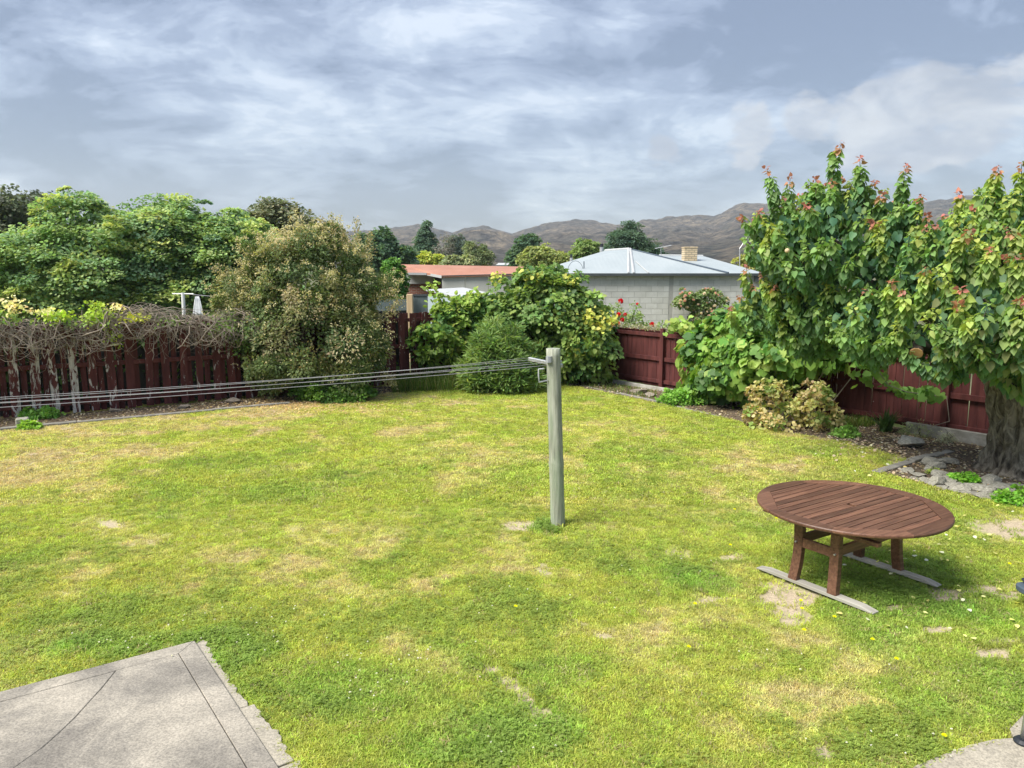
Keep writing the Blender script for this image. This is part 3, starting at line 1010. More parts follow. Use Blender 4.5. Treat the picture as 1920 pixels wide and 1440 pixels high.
def right_fence():
    rng = np.random.default_rng(12)
    ang = math.atan2(RFU[1], RFU[0])
    root = empty('timber_fence', (*CORNER, 0), 'low maroon paling fence with posts and rails running behind the vine and tree', 'fence', ang)
    L = 16.0
    # local -y faces away from lawn? the lawn lies on the side of RFN
    side = -1 if np.dot(RFN, np.array((-math.sin(ang), math.cos(ang)))) < 0 else 1
    ms = [board_mesh('board', .138, 1.36, .019, rng, .006) for _ in range(6)]
    for me in ms: me.materials.append(M['paint'])
    s = .07; k = 0
    while s < L:
        o = bpy.data.objects.new('board', ms[k % 6]); C.objects.link(o); o.parent = root
        o.location = (s, -side * .012, .06 + rng.uniform(-.01, .01)); o.rotation_euler = (0, R(rng.normal(0, .35)), 0); o['peel'] = float(rng.uniform(-.03, .05))
        s += rng.uniform(.1435, .1475); k += 1
    posts = [1.8 + 2.225 * i for i in range(7)]
    for s in [0.06] + posts:
        o = MB().box((s - .055, side * .005 + (.0 if side > 0 else -.11), -.3), (s + .055, side * .005 + (.11 if side > 0 else 0), 1.50)).build('post', M['paint'], root, bevel=.006)
        o['peel'] = -.02
    cuts = [.06] + posts + [L]
    for z, h in ((.18, .045), (.74, .05), (1.33, .045)):
        for a, b in zip(cuts[:-1], cuts[1:]):
            if b - a < .3: continue
            y0, y1 = sorted((side * .003, side * .058))
            o = MB().box((a + .058, y0, z - h), (b - .058, y1, z + h)).build('rail', M['paint'], root, bevel=.004); o['peel'] = 0.0
    for a, b in zip(cuts[:-1], cuts[1:]):
        y0, y1 = sorted((-side * .03, side * .02))
        o = MB().box((a + .06, y0, 1.412), (b - .06, y1, 1.437)).build('cap_rail', M['paint'], root, bevel=.004); o['peel'] = .03
    return root


right_fence()


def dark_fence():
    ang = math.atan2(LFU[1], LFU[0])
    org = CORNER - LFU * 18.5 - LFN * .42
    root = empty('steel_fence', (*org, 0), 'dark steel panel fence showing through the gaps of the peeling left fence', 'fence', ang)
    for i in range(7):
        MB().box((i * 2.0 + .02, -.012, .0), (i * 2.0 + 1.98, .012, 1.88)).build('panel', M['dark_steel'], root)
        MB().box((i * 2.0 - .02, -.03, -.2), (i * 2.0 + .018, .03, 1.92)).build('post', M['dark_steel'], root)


dark_fence()


def RF(s, off=0.0, z=0.0):
    q = CORNER + RFU * s + RFN * off
    return np.array((q[0], q[1], z))


def LF(s, off=0.0, z=0.0):        # s measured back from the corner
    q = CORNER - LFU * s + LFN * off
    return np.array((q[0], q[1], z))


# timber sleeper behind the rockery, at the fence foot
a, b = RF(10.2, .35), RF(13.6, .35)
nn = RFN * .07
MB().prism([a[:2], b[:2], b[:2] + nn, a[:2] + nn], -.1, .22).build('garden_sleeper', M['grey_wood'], bevel=.01)
tag(bpy.data.objects['garden_sleeper'], 'grey weathered timber sleeper laid along the foot of the maroon fence behind the tree', 'sleeper')
a, b = RF(2.6, .28), RF(5.6, .30)
MB().prism([a[:2], b[:2], b[:2] + nn, a[:2] + nn], -.1, .10).build('garden_sleeper', M['grey_wood'], bevel=.01)
tag(bpy.data.objects['garden_sleeper.001'], 'low grey timber sleeper at the foot of the fence beside the corner shrub', 'sleeper')

# ------------------------------------------------------------------ clothes line
pb = G(1047, 984)
ptop = np.array((.468, pb[1] + .02, 2.08))
def post():
    rng = random.Random(5)
    root = empty('clothesline_post', (pb[0], pb[1], 0), 'weathered round timber clothesline post standing in the middle of the lawn', 'post')
    mb = MB()
    n = 18
    rings = 26
    pts = []
    V, F = [], []
    for i in range(rings):
        t = i / (rings - 1)
        c = pb + (ptop - pb) * t
        c = np.array((c[0], c[1], -.15 + t * (ptop[2] + .15)))
        knot = .006 * math.exp(-((t - .40) / .015) ** 2) + .005 * math.exp(-((t - .17) / .012) ** 2)
        r = .084 - .004 * t + knot + rng.uniform(-.0012, .0012)
        for k in range(n):
            th = 2 * math.pi * k / n
            groove = -.010 if (abs(((th - 4.35 + math.pi) % (2 * math.pi)) - math.pi) < .19 and .42 < t < .86) else 0
            V.append((c[0] + (r + groove) * math.cos(th), c[1] + (r + groove) * math.sin(th), c[2]))
    for i in range(rings - 1):
        for k in range(n):
            F.append((i * n + k, i * n + (k + 1) % n, (i + 1) * n + (k + 1) % n, (i + 1) * n + k))
    F.append(tuple((rings - 1) * n + k for k in range(n)))
    mb.add(V, F)
    o = mb.build('shaft', M['post'], root, world=True)
    for f in o.data.polygons: f.use_smooth = len(f.vertices) == 4
    # cross bar with bracket, cleat and hook
    A, B = G(992, 673, 1.905), G(1054, 686, 1.875)
    u = (B - A) / np.linalg.norm(B - A); side = np.array((-u[1], u[0], 0)); up = np.array((0, 0, 1.0))
    mb = MB()
    v = []
    for q in (A, B):
        for sy, sz in ((-1, -1), (1, -1), (1, 1), (-1, 1)): v.append(q + side * .022 * sy + up * .022 * sz)
    mb.add(v, [(0, 1, 2, 3), (4, 7, 6, 5), (0, 4, 5, 1), (1, 5, 6, 2), (2, 6, 7, 3), (3, 7, 4, 0)])
    bar = mb.build('cross_bar', M['steel'], root, bevel=.006, world=True)
    pm = pb + (ptop - pb) * .88
    mid = A + u * np.dot(pm - A, u); mid[2] = 1.89
    br = MB().tube([mid + up * .03, mid + up * .055 + (pm - mid) * .3, np.array((pm[0], pm[1], 1.96))], .022, 6)
    br.tube([mid - up * .03, np.array((pm[0], pm[1], 1.80))], .014, 6)
    br.build('bracket', M['steel'], root, world=True)
    c0 = G(1012, 688, 1.80); 
    hk = MB()
    base = np.array((pm[0] - .07, pm[1] - .05, 1.72))
    hp = [base + np.array((0.0, 0, .0)), base + np.array((-.10, 0, -.02)), base + np.array((-.105, 0, .06)), base + np.array((-.105, 0, .13)), base + np.array((-.04, 0, .135))]
    hk.tube(hp, .010, 6).build('handle', M['fascia'], root, world=True, smooth=True)
    # crank winder seen on top of the bar
    MB().tube([np.array((pm[0] - .06, pm[1] - .07, 1.93)), np.array((pm[0] - .06, pm[1] - .07, 2.0))], [.04, .035], 8).build('winder', M['steel'], root, world=True)
    return A, B


barA, barB = post()
bar_mid = (barA + barB) / 2
far_mid = np.array((-9.6, 4.55, 1.92))
dl = far_mid - bar_mid; perp = np.array((-dl[1], dl[0], 0)); perp /= np.linalg.norm(perp)
half = np.linalg.norm(barB - barA) / 2 * 1.5
wl = ['nearest', 'second nearest', 'middle', 'second farthest', 'farthest']
for i in range(5):
    f = -1 + i * .5
    A = bar_mid + (barB - barA) / 2 * .92 * (-f) + np.array((0, 0, .018))
    B = far_mid + perp * half * f * (1 if np.dot(perp, barB - barA) < 0 else -1)
    pts = []
    for k in range(25):
        t = k / 24
        q = A + (B - A) * t; q[2] -= (.10, .085, .12, .095, .14)[i] * 4 * t * (1 - t); pts.append(q)
    o = MB().tube(pts, .0026, 5).build('clothesline_wire', M['wire'], None, smooth=True)
    tag(o, 'grey clothesline wire sagging across the lawn, %s of the five to the camera' % wl[4 - i], 'wire', 'clothesline wires')
    # tie the near end of each wire on the bar

# ------------------------------------------------------------------ table
def table():
    ctr = np.array((3.245, 7.10))
    ang = R(33.5)
    root = empty('garden_table', (ctr[0], ctr[1], 0), 'large round slatted hardwood garden table standing on two timber runners on the lawn', 'table', ang)
    Rr, zt, th = .862, .752, .034
    n = 96
    # inner octagon of the rim, corners on radius ri
    ri = .765
    octo = [(ri * math.cos(math.pi / 8 + k * math.pi / 4), ri * math.sin(math.pi / 8 + k * math.pi / 4)) for k in range(8)]
    # rim: eight segments between octagon edge and circle
    for k in range(8):
        a0, a1 = math.pi / 8 + k * math.pi / 4, math.pi / 8 + (k + 1) * math.pi / 4
        m = 13
        aa = np.linspace(a0 + .0012, a1 - .0012, m)
        inn = [np.array(octo[k]) + (np.array(octo[(k + 1) % 8]) - np.array(octo[k])) * t for t in np.linspace(.001, .999, m)]
        V, F = [], []
        prof = [(-.010, -th), (-.001, -th * .78), (.0, -th * .5), (-.001, -.008), (-.008, 0.0)]
        for j in range(m):
            V.append((inn[j][0], inn[j][1], zt - th))
            for dr, dz in prof: V.append(((Rr + dr) * math.cos(aa[j]), (Rr + dr) * math.sin(aa[j]), zt + dz))
            V.append((inn[j][0], inn[j][1], zt))
        q = 7
        for j in range(m - 1):
            for i in range(q): F.append((j * q + i, j * q + (i + 1) % q, (j + 1) * q + (i + 1) % q, (j + 1) * q + i))
        F.append(tuple(range(q))); F.append(tuple((m - 1) * q + i for i in range(q))[::-1])
        mb = MB(); mb.add(V, F)
        o = mb.build('rim_segment', M['kwila'], root)
    # slats along local x, clipped to the octagon
    ap = ri * math.cos(math.pi / 8) - .004
    ns = 17
    wS = 2 * ap / ns
    def xlim(y):
        y = abs(y); s = ri * math.sin(math.pi / 8)
        return ap if y <= s else ap - (y - s)
    for i in range(ns):
        y0 = -ap + i * wS + .0052; y1 = -ap + (i + 1) * wS - .0052
        x0, x1 = xlim(y0) - .003, xlim(y1) - .003
        s = ri * math.sin(math.pi / 8)
        poly = [(-x0, y0), (x0, y0), (x1, y1), (-x1, y1)]
        if i == ns // 2:    # umbrella hole through the middle slat
            for sg in (-1, 1):
                hx = .024
                poly2 = [(sg * hx, y0), (sg * x0, y0), (sg * x1, y1), (sg * hx, y1)]
                if sg < 0: poly2 = poly2[::-1]
                MB().prism(poly2, zt - .026, zt - .0015).build('slat', M['kwila'], root, bevel=.0025)
            continue
        MB().prism(poly, zt - .026, zt - .0015).build('slat', M['kwila'], root, bevel=.0025)
    # bearers under the top
    for y in (-.42, .0, .42):
        xl = .62 if y else .70
        if y == 0: continue
        MB().box((-xl, y - .022, zt - .095), (xl, y + .022, zt - .036)).build('bearer', M['kwila'], root, bevel=.003)
    for x in (-.50, .50):
        MB().box((x - .03, -.60, zt - .135), (x + .03, .60, zt - .0965)).build('bearer', M['kwila'], root, bevel=.003)
    # legs: curved boards, face to the runner ends
    lx, ly = .50, .195
    for sx in (-1, 1):
        for sy in (-1, 1):
            V, F = [], []
            m = 9
            for j in range(m):
                t = j / (m - 1); z = .056 + t * (zt - .14 - .056)
                bow = .030 * (1 - t) ** 2 - .012 * math.sin(math.pi * t)
                wd = .046 + .006 * (1 - t)
                x0 = sx * (lx + bow) ; y0 = sy * (ly + bow * .5)
                for dx, dy in ((-wd * .62, -.046), (wd * .62, -.046), (wd * .62, .046), (-wd * .62, .046)): V.append((x0 + dx, y0 + dy, z))
            for j in range(m - 1):
                for i in range(4): F.append((j * 4 + i, j * 4 + (i + 1) % 4, (j + 1) * 4 + (i + 1) % 4, (j + 1) * 4 + i))
            F += [(0, 1, 2, 3), tuple((m - 1) * 4 + i for i in range(4))[::-1]]
            mb = MB(); mb.add(V, F)
            lg = mb.build('leg', M['kwila'], root, bevel=.003)
            for z in (.43,):
                MB().tube([(sx * (lx + .018), sy * (ly + .01), z), (sx * (lx + .043), sy * (ly + .01), z)], .009, 8).build('bolt', M['steel'], lg)
    # stretchers
    for sx in (-1, 1):
        MB().box((sx * lx - .016, -ly + .048, .385), (sx * lx + .016, ly - .048, .475)).build('stretcher', M['kwila'], root, bevel=.003)
    for sy in (-1, 1):
        MB().box((-lx + .036, sy * ly - .016, .40), (lx - .036, sy * ly + .016, .49)).build('stretcher', M['kwila'], root, bevel=.003)
    # runners: weathered grey boards
    for sx, y0, y1 in ((-1, -.62, .62), (1, -.62, .56)):
        mb = MB()
        x0, x1 = sx * (lx + .018) - .045, sx * (lx + .018) + .045
        zb, zh = .015, .058
        V = [(x0, y0, zb + .012), (x1, y0, zb + .012), (x1, y1, zb + .012), (x0, y1, zb + .012), (x0, y0 + .0, zb + .022), (x1, y0, zb + .022), (x1, y0 + .12, zh), (x0, y0 + .12, zh), (x1, y1 - .12, zh), (x0, y1 - .12, zh), (x1, y1, zb + .022), (x0, y1, zb + .022)]
        F = [(0, 3, 2, 1), (0, 1, 5, 4), (4, 5, 6, 7), (7, 6, 8, 9), (9, 8, 10, 11), (11, 10, 2, 3), (1, 2, 10, 8, 6, 5), (0, 4, 7, 9, 11, 3)]
        mb.add(V, F); o = mb.build('runner', M['grey_wood'], root, bevel=.003); o['label'] = 'pale grey weathered timber runner under the table legs'


table()

# ------------------------------------------------------------------ neighbouring buildings
def block_house():
    YW = 27.0
    xl, xr = P(985, 514, YW)[0], P(1432, 514, YW)[0]
    ztop = 2.74
    root = empty('block_house', ((xl + xr) / 2, YW, 0), 'grey concrete block house with pale blue iron hip roof beyond the low fence', 'house')
    MB().box((xl + .02, YW - .036, -.1), (xr - .02, YW + 7, ztop - .004)).build('wall', M['mortar'], root, world=True)
    core = root.children[0]
    rng = np.random.default_rng(5)
    bw, bh = .40, .20
    xj = P(1262, 514, YW)[0]
    mesh_full = MB().box((-.195, -.045, -.095), (.195, .045, .095)).mesh('block', .003)
    mesh_full.materials.append(M['block'])
    mesh_half = MB().box((-.095, -.045, -.095), (.095, .045, .095)).mesh('block', .003)
    mesh_half.materials.append(M['block'])
    # the upper courses are the visible ones and are single blocks; lower courses are one part
    low = MB()
    cnt = 0
    for row in range(13):
        z = ztop - .1 - row * bh
        if z < .1: break
        for (x0, x1) in ((xl, xj - .012), (xj + .012, xr)):
            x = x0; first = row % 2 == 1
            while x < x1 - .05:
                w = .2 if first else .4
                if x + w > x1 + .01: w = .2
                if x + w > x1 + .03: break
                first = False
                cx = x + w / 2
                if row < 11 and cnt < 300:
                    o = bpy.data.objects.new('block', mesh_full if w > .3 else mesh_half); C.objects.link(o); o.parent = core
                    o.matrix_parent_inverse = parent_world(core).inverted() @ Matrix()
                    o.location = (cx, YW + rng.uniform(-.003, .003), z)
                    cnt += 1
                else:
                    low.box((cx - w / 2 + .004, YW - .045, z - .0955), (cx + w / 2 - .004, YW + .045, z + .0955))
                x += w
    if low.n:
        lo = low.build('lower_blocks', M['block'], root, world=True); lo['kind'] = 'stuff'
    ze = ztop + .02
    YE = YW - .22
    A = P(1180, 467, 31.0); B = P(1135, 470, 33.0)
    EL = P(1003, 514, YE); ER = P(1366, 514, YE); EL[2] = ER[2] = ze
    BL = np.array((EL[0] + .3, 38, ze)); BR = np.array((ER[0], 38, ze))
    mb = MB(); mb.add([EL, ER, A, B, BL, BR], [(0, 1, 2), (0, 2, 3), (0, 3, 4), (1, 5, 2), (5, 4, 3, 2), (0, 4, 5, 1)])
    rf = mb.build('roof', M['roof_pale'], root, world=True)
    C1, C2 = P(1236, 479, 33.0), P(1318, 480, 33.0)
    E1 = np.array((P(1205, 514, YE + .02)[0], YE + .02, ze)); E2 = np.array((P(1437, 514, YE + .02)[0], YE + .02, ze))
    F2 = np.array((E2[0], 39, ze)); F1 = np.array((E1[0], 39, ze))
    mb = MB(); mb.add([E1, E2, C2, C1, F1, F2], [(0, 1, 2, 3), (1, 5, 2), (5, 4, 3, 2), (4, 0, 3), (0, 4, 5, 1)])
    mb.build('roof', M['roof_pale'], root, world=True)
    # capping strip up the front hip, ridge caps, gutter
    def cap(a, b, r=.055, m='fascia', nm='ridge_cap'):
        MB().tube([a, b], r, 6).build(nm, M[m], rf, world=True)
    em = np.array((P(1183, 514, YE)[0], YE, ze))
    for dx in (-.08, .1):
        cap(A + np.array((dx * .4, 0, .01)), em + np.array((dx, 0, .015)), .045)
    cap(A, B, .06); cap(A + np.array((0, 0, .005)), ER + np.array((0, .02, .03)), .035, 'slate_plastic'); cap(C1, C2, .05)
    cap(em + (A - em) * .45 + np.array((.2, 0, .02)), em + np.array((.62, .02, .03)), .02)
    MB().box((EL[0], YE - .05, ze - .075), (E2[0] + .05, YE - .012, ze + .015)).build('gutter', M['dark_trim'], root, world=True)
    MB().box((xr - .35, YE + .002, ze - .28), (xr + .30, YW - .06, ze - .08)).build('soffit', M['dark_trim'], root, world=True)
    # chimney and flues
    c0 = P(1292, 495, 31.2); w = .26
    ct = P(1292, 463, 31.2)
    MB().box((c0[0] - w, 30.95, 2.9), (c0[0] + w, 31.45, ct[2] - .05)).build('chimney', M['brick_cream'], root, bevel=.01, world=True)
    MB().box((c0[0] - w - .012, 30.93, ct[2] - .048), (c0[0] + w + .012, 31.47, ct[2])).build('chimney_cap', M['brick_cream'], root, bevel=.01, world=True)
    for (px, y0, y1, r) in ((1128, 474, 457, .085), (1071, 494, 477, .065)):
        a, b = P(px, y0 + 6, 33.5), P(px, y1, 33.5)
        fl = MB().tube([a, a + (b - a) * .72], r, 10).build('flue', M['steel'], root, world=True)
        MB().tube([a + (b - a) * .74, b], r * .85, 10).build('flue_cowl', M['black'], fl, world=True)
    # aerials
    a = P(1240, 483, 32.5); t = P(1239, 466, 32.5)
    an = MB().tube([a, t], .015, 5); an.tube([P(1228, 466, 32.4), P(1259, 460, 32.4)], .016, 5)
    for k in range(6):
        q = P(1231 + k * 5, 465.5 - k * 1.0, 32.4); an.tube([q - np.array((0.03, .2, .02)), q + np.array((0.03, .2, .02))], .008, 4)
    an.build('aerial', M['steel'], root, world=True)
    MB().tube([P(1387, 500, 29.5), P(1387, 466, 29.5), P(1397, 452, 29.5), P(1403, 436, 29.5)], .018, 5).build('mast', M['steel'], root, world=True)
    q = P(1096, 512, 27.5)
    MB().tube([P(1095, 513, 27.6), P(1095, 490, 27.6)], .018, 5).build('vent_pipe', M['slate_plastic'], root, world=True)
    pts = [P(1095 - 16 + 15 * math.cos(th), 511 - 22 * math.sin(th), 27.55) for th in np.linspace(.25, 2.9, 9)]
    MB().tube(pts, .008, 4).build('cable', M['slate_plastic'], root, world=True)


block_house()


def red_house():
    Yw = 36.0
    root = empty('red_roof_house', (P(830, 516, Yw)[0], Yw, 0), 'low house with faded red iron roof and pale concrete panel wall beyond the shed', 'house')
    x0, x1 = P(828, 517, Yw)[0], P(1003, 514, Yw)[0]
    z0 = P(828, 518, Yw)[2]; z1 = P(945, 512.5, Yw)[2]
    w = (x1 - x0) / 4
    for i in range(4):
        MB().box((x0 + i * w + .012, Yw, -.1), (x0 + (i + 1) * w - .012, Yw + .2, z0 - .03 + i * .02)).build('wall_panel', M['panel_wall'], root, world=True)
    # roof sheet
    rl, rr = P(752, 495.5, 45), P(1010, 500.5, 45)
    fl = P(762, 511, 38.5); fm = P(800, 511.5, 38.5); e0 = P(828, 516.5, Yw - .1); e1_ = P(1003, 512, Yw - .1)
    V = [rl, rr, e1_, e0, fm, fl]
    mb = MB()
    V2 = [q + np.array((0, 0, -.09)) for q in V]
    mb.add(V + V2, [(0, 5, 4), (0, 4, 3), (0, 3, 2, 1), (6, 10, 11), (6, 9, 10), (6, 7, 8, 9), (0, 1, 7, 6), (1, 2, 8, 7), (2, 3, 9, 8), (3, 4, 10, 9), (4, 5, 11, 10), (5, 0, 6, 11)])
    mb.build('roof', M['roof_red'], root, world=True)
    def beam(a, b, h, nm, mat, dy=-.04):
        o = np.array((0, dy, 0)); k = np.array((0, 0, -h)); t = np.array((0, .03, 0))
        m2 = MB(); m2.add([a + o, b + o, b + o + k, a + o + k, a + o + t, b + o + t, b + o + k + t, a + o + k + t], [(0, 1, 2, 3), (4, 7, 6, 5), (0, 4, 5, 1), (3, 2, 6, 7), (0, 3, 7, 4), (1, 5, 6, 2)])
        m2.build(nm, M[mat], root, world=True)
    beam(fl, fm, .11, 'fascia', 'fascia'); beam(fm + np.array((.02, 0, 0)), e0, .13, 'barge_board', 'fascia')
    beam(e0 + np.array((.02, 0, -.0)), e1_, .05, 'gutter', 'dark_trim', -.06)
    xw0, xw1 = P(758, 520, 40)[0], P(834, 520, 40)[0]
    MB().box((xw0, 40, -.1), (xw1, 40.3, P(800, 514, 40)[2])).build('brick_wall', M['brick_red'], root, world=True)
    MB().box((P(760, 520, 39.9)[0], 39.86, P(760, 532, 39.9)[2]), (P(812, 520, 39.9)[0], 39.99, P(760, 515, 39.9)[2])).build('gable_panel', M['fascia'], root, world=True)
    MB().box((P(813, 520, 39.9)[0], 39.90, P(760, 531, 39.9)[2]), (P(833, 520, 39.9)[0], 39.985, P(760, 519, 39.9)[2])).build('window', M['glass'], root, world=True)


red_house()


def shed():
    a, b, c = P(802, 553, 26.5), P(858, 563, 24.6), P(926, 557, 26.0)
    root = empty('garden_shed', (b[0], b[1], 0), 'small pale steel garden shed with low white roof behind the maroon fence', 'shed')
    zt = 2.02
    d = np.array((c[0] - b[0] + a[0], c[1] - b[1] + a[1]))
    MB().prism([a[:2], b[:2], c[:2], d], -.1, zt - .02).build('wall', M['shed_panel'], root, world=True)
    def inset(q, k): cen = (a[:2] + c[:2]) / 2; return cen + (q - cen) * k
    V = [inset(q, 1.05) for q in (a[:2], b[:2], c[:2], d)]
    rise = [.16, -.01, .02, .19]
    mb = MB(); mb.add([(q[0], q[1], zt + r) for q, r in zip(V, rise)] + [(q[0], q[1], zt + r + .05) for q, r in zip(V, rise)],
                      [(0, 3, 2, 1), (4, 5, 6, 7), (0, 1, 5, 4), (1, 2, 6, 5), (2, 3, 7, 6), (3, 0, 4, 7)])
    mb.build('roof', M['fascia'], root, world=True)
    # slate steel fence panels and a raw timber post beside the shed
    r2 = empty('steel_fence', (*P(740, 560, 25.2)[:2], 0), 'slate grey corrugated steel fence panels between the large shrub and the shed', 'fence')
    xs = [P(px, 553, 25.0)[0] for px in (640, 676, 712, 763)]
    for i in range(3):
        MB().box((xs[i] + .01, 25.2, -.1), (xs[i + 1] - .01, 25.24, P(740, 562, 25)[2])).build('panel', M['slate_steel'], r2, world=True)
    MB().box((P(773, 553, 25)[0], 25.2, -.1), (P(800, 553, 25)[0], 25.24, P(773, 553, 25)[2])).build('panel', M['slate_steel'], r2, world=True)
    MB().box((P(773, 553, 25)[0], 25.17, P(773, 555.5, 25)[2]), (P(801, 553, 25)[0], 25.195, P(773, 552, 25)[2])).build('capping', M['dark_trim'], r2, world=True)
    o = MB().box((P(762, 552, 24.9)[0], 24.9, -.2), (P(773, 552, 24.9)[0], 25.1, P(762, 552, 24.9)[2])).build('timber_post', M['new_timber'], bevel=.01)
    tag(o, 'raw pale timber post beside the slate steel fence', 'post')


shed()


def washing():
    Y = 22.5
    a, b = P(343, 592, Y), P(343, 549, Y)
    root = empty('washing_pole', (a[0], a[1], 0), 'white washing line pole standing behind the vine covered fence', 'pole')
    MB().tube([(a[0], Y, -.05), b], .05, 10).build('shaft', M['white_paint'], root, world=True)
    MB().tube([b + np.array((-.35, .1, -.03)), b + np.array((.35, -.1, -.03))], .018, 6).build('cross_arm', M['white_paint'], root, world=True)
    for k, dy in ((0, -.02), (1, .12)):
        e = P(700, 566 + 3 * k, Y + 1.5)
        s = b + np.array((.1, dy, -.04))
        MB().tube([s, s + (e - s) * .5 + np.array((0, 0, -.12)), e], .006, 4).build('line', M['wire'], root, world=True)
    # folded white cloth hung from the line
    q = P(370, 556, Y); n = 9
    V, F = [], []
    for j in range(7):
        for i in range(n):
            u = i / (n - 1) - .5; t = j / 6
            w = .05 + .11 * t ** .7
            V.append((q[0] + u * 2 * w, Y + .02 * math.sin(u * 19 + t * 2) * (.4 + t), q[2] - t * .56))
    for j in range(6):
        for i in range(n - 1): F.append((j * n + i, j * n + i + 1, (j + 1) * n + i + 1, (j + 1) * n + i))
    me = np_mesh('hanging_cloth', np.array(V), np.array(F), True)
    o = link('hanging_cloth', me, M['cloth'])
    sm = o.modifiers.new('thick', 'SOLIDIFY'); sm.thickness = .012
    tag(o, 'white cloth hanging folded on the washing line behind the left fence', 'cloth')


washing()

# ------------------------------------------------------------------ vegetation
def px_ell(px, py, Y, rx, ry, rz):
    return (P(px, py, Y), (rx, ry, rz))


# --- dead vine along the left fence top
def dead_vine():
    rng = np.random.default_rng(21)
    base = LF(13.5, .25)
    root = empty('dead_vine', base, 'tangle of bare grey vine stems heaped along the top of the left fence', 'vine')
    mb_v, mb_f, n0 = [], [], 0
    def add(pts, r, n=4):
        nonlocal n0
        v, f = tube(pts, r, n, False)
        mb_v.append(np.array(v)); mb_f.append(np.array(f) + n0); n0 += len(v)
    smin, smax = 6.2, 18.3
    def hump(s): return 1.86 + .10 * math.sin(s * 1.3) + .09 * math.sin(s * 2.9 + 1) + (.10 if s < 9 else 0)
    for k in range(1500):
        s = rng.uniform(smin, smax)
        # strands start on top of the fence and tumble over the lawn side
        z = hump(s) + rng.uniform(-.24, .14); off = rng.uniform(-.22, .46)
        p = LF(s, off, z)
        hd = rng.uniform(0, 2 * math.pi); d = np.array((math.cos(hd) * .9, math.sin(hd) * .5, rng.uniform(-.35, .35)))
        L = rng.uniform(.5, 1.5); ns = 9; pts = [p]
        curl = rng.uniform(-.6, .6)
        for i in range(ns):
            d = unit(d + rng.normal(0, .28, 3) + np.array((0, 0, -.10)) + curl * .35 * np.array((-d[1], d[0], 0)))
            q = pts[-1] + d * L / ns
            s_off = np.dot(q[:2] - CORNER, LFN)
            if s_off < -.35: d[:2] += LFN * .5
            if s_off > .62: d[:2] -= LFN * .6
            if q[2] > hump(s) + .14: d[2] -= .9
            if q[2] < hump(s) - .36: d[2] += .5
            pts.append(q)
        r = rng.choice([.004, .006, .009, .015], p=[.38, .34, .19, .09])
        add(pts, np.linspace(r, r * .55, len(pts)))
    # hanging runners down the front of the boards
    for k in range(80):
        s = rng.uniform(smin, smax); p = LF(s, rng.uniform(.06, .3), hump(s) - rng.uniform(0, .35))
        L = rng.uniform(.3, 1.0); pts = [p]; d = np.array((rng.normal(0, .5), rng.normal(0, .3), -1.0))
        for i in range(8):
            d = unit(d + rng.normal(0, .33, 3) + np.array((0, 0, -.15))); q = pts[-1] + d * L / 8
            so = np.dot(q[:2] - CORNER, LFN)
            if so < .07: q[:2] += LFN * (.075 - so)
            pts.append(q)
        add(pts, np.linspace(.006, .003, 9))
    # old gnarled stems climbing from the bed
    for s, r in ():
        p = LF(s, .2, -.05); pts = [p]
        for i in range(9):
            pts.append(LF(s + rng.normal(0, .10) - .02 * i, .13 + .02 * rng.normal(), .0 + (i + 1) * .2))
        v, f = tube(pts, np.linspace(r, r * .6, 10), 7, False, .15, random.Random(k)); mb_v.append(np.array(v)); mb_f.append(np.array(f) + n0); n0 += len(v)
    st = link('stems', np_mesh('stems', np.concatenate(mb_v), np.concatenate(mb_f)), M['twig'], root, world=True); st['kind'] = 'stuff'
    # shoots with leaves: (photo x, y, half-width px, colour)
    lg = (.20, .28, .035); ly = (.34, .36, .06); cr = (.46, .40, .20); gd = (.10, .16, .04)
    for (qx, qy, w, h, c, n) in ((105, 594, 30, 9, lg, 260), (185, 594, 22, 13, lg, 340), (215, 628, 12, 18, lg, 90), (255, 596, 22, 7, ly, 170), (25, 574, 13, 15, cr, 110), (85, 584, 18, 5, cr, 60), (180, 573, 12, 6, lg, 60), (220, 577, 12, 5, cr, 60),
                                 (420, 612, 30, 14, gd, 500), (320, 604, 40, 8, gd, 90), (140, 606, 60, 9, gd, 130), (10, 598, 30, 8, gd, 110), (460, 640, 26, 24, gd, 420), (-60, 590, 40, 10, lg, 300)):
        ss = (np.interp(qx, [-100, 0, 300, 500], [19.0, 15.5 + .0, 12.0, 9.6]))
        # distance along the fence from the photo column
        lo, hi = 4.0, 18.4
        for _ in range(40):
            mid_ = (lo + hi) / 2
            q = LF(mid_)
            if to_px(q[0], q[1])[0] > qx: lo = mid_
            else: hi = mid_
        q = LF(lo, .12); Y = q[1]; k = Y / FPX
        c0 = P(qx, qy, Y)
        nn_ = n
        pp_ = c0 + rng.normal(0, 1, (nn_, 3)) * np.array((w * k * .55, .16, h * k * .6))
        leaf = leaf_mesh('leaves', pp_, unit(rng.normal(0, .6, (nn_, 3)) + np.array((0, -.3, .1))), unit(rng.normal(0, .5, (nn_, 3)) + np.array((0, -.5, .8))), rng.uniform(.04, .085, nn_), T_BROAD, vary(rng, np.repeat([c], nn_, 0), .3, .12))
        o = link('leaf_cluster', leaf, M['leaf'], root, world=True); o['kind'] = 'stuff'


dead_vine()

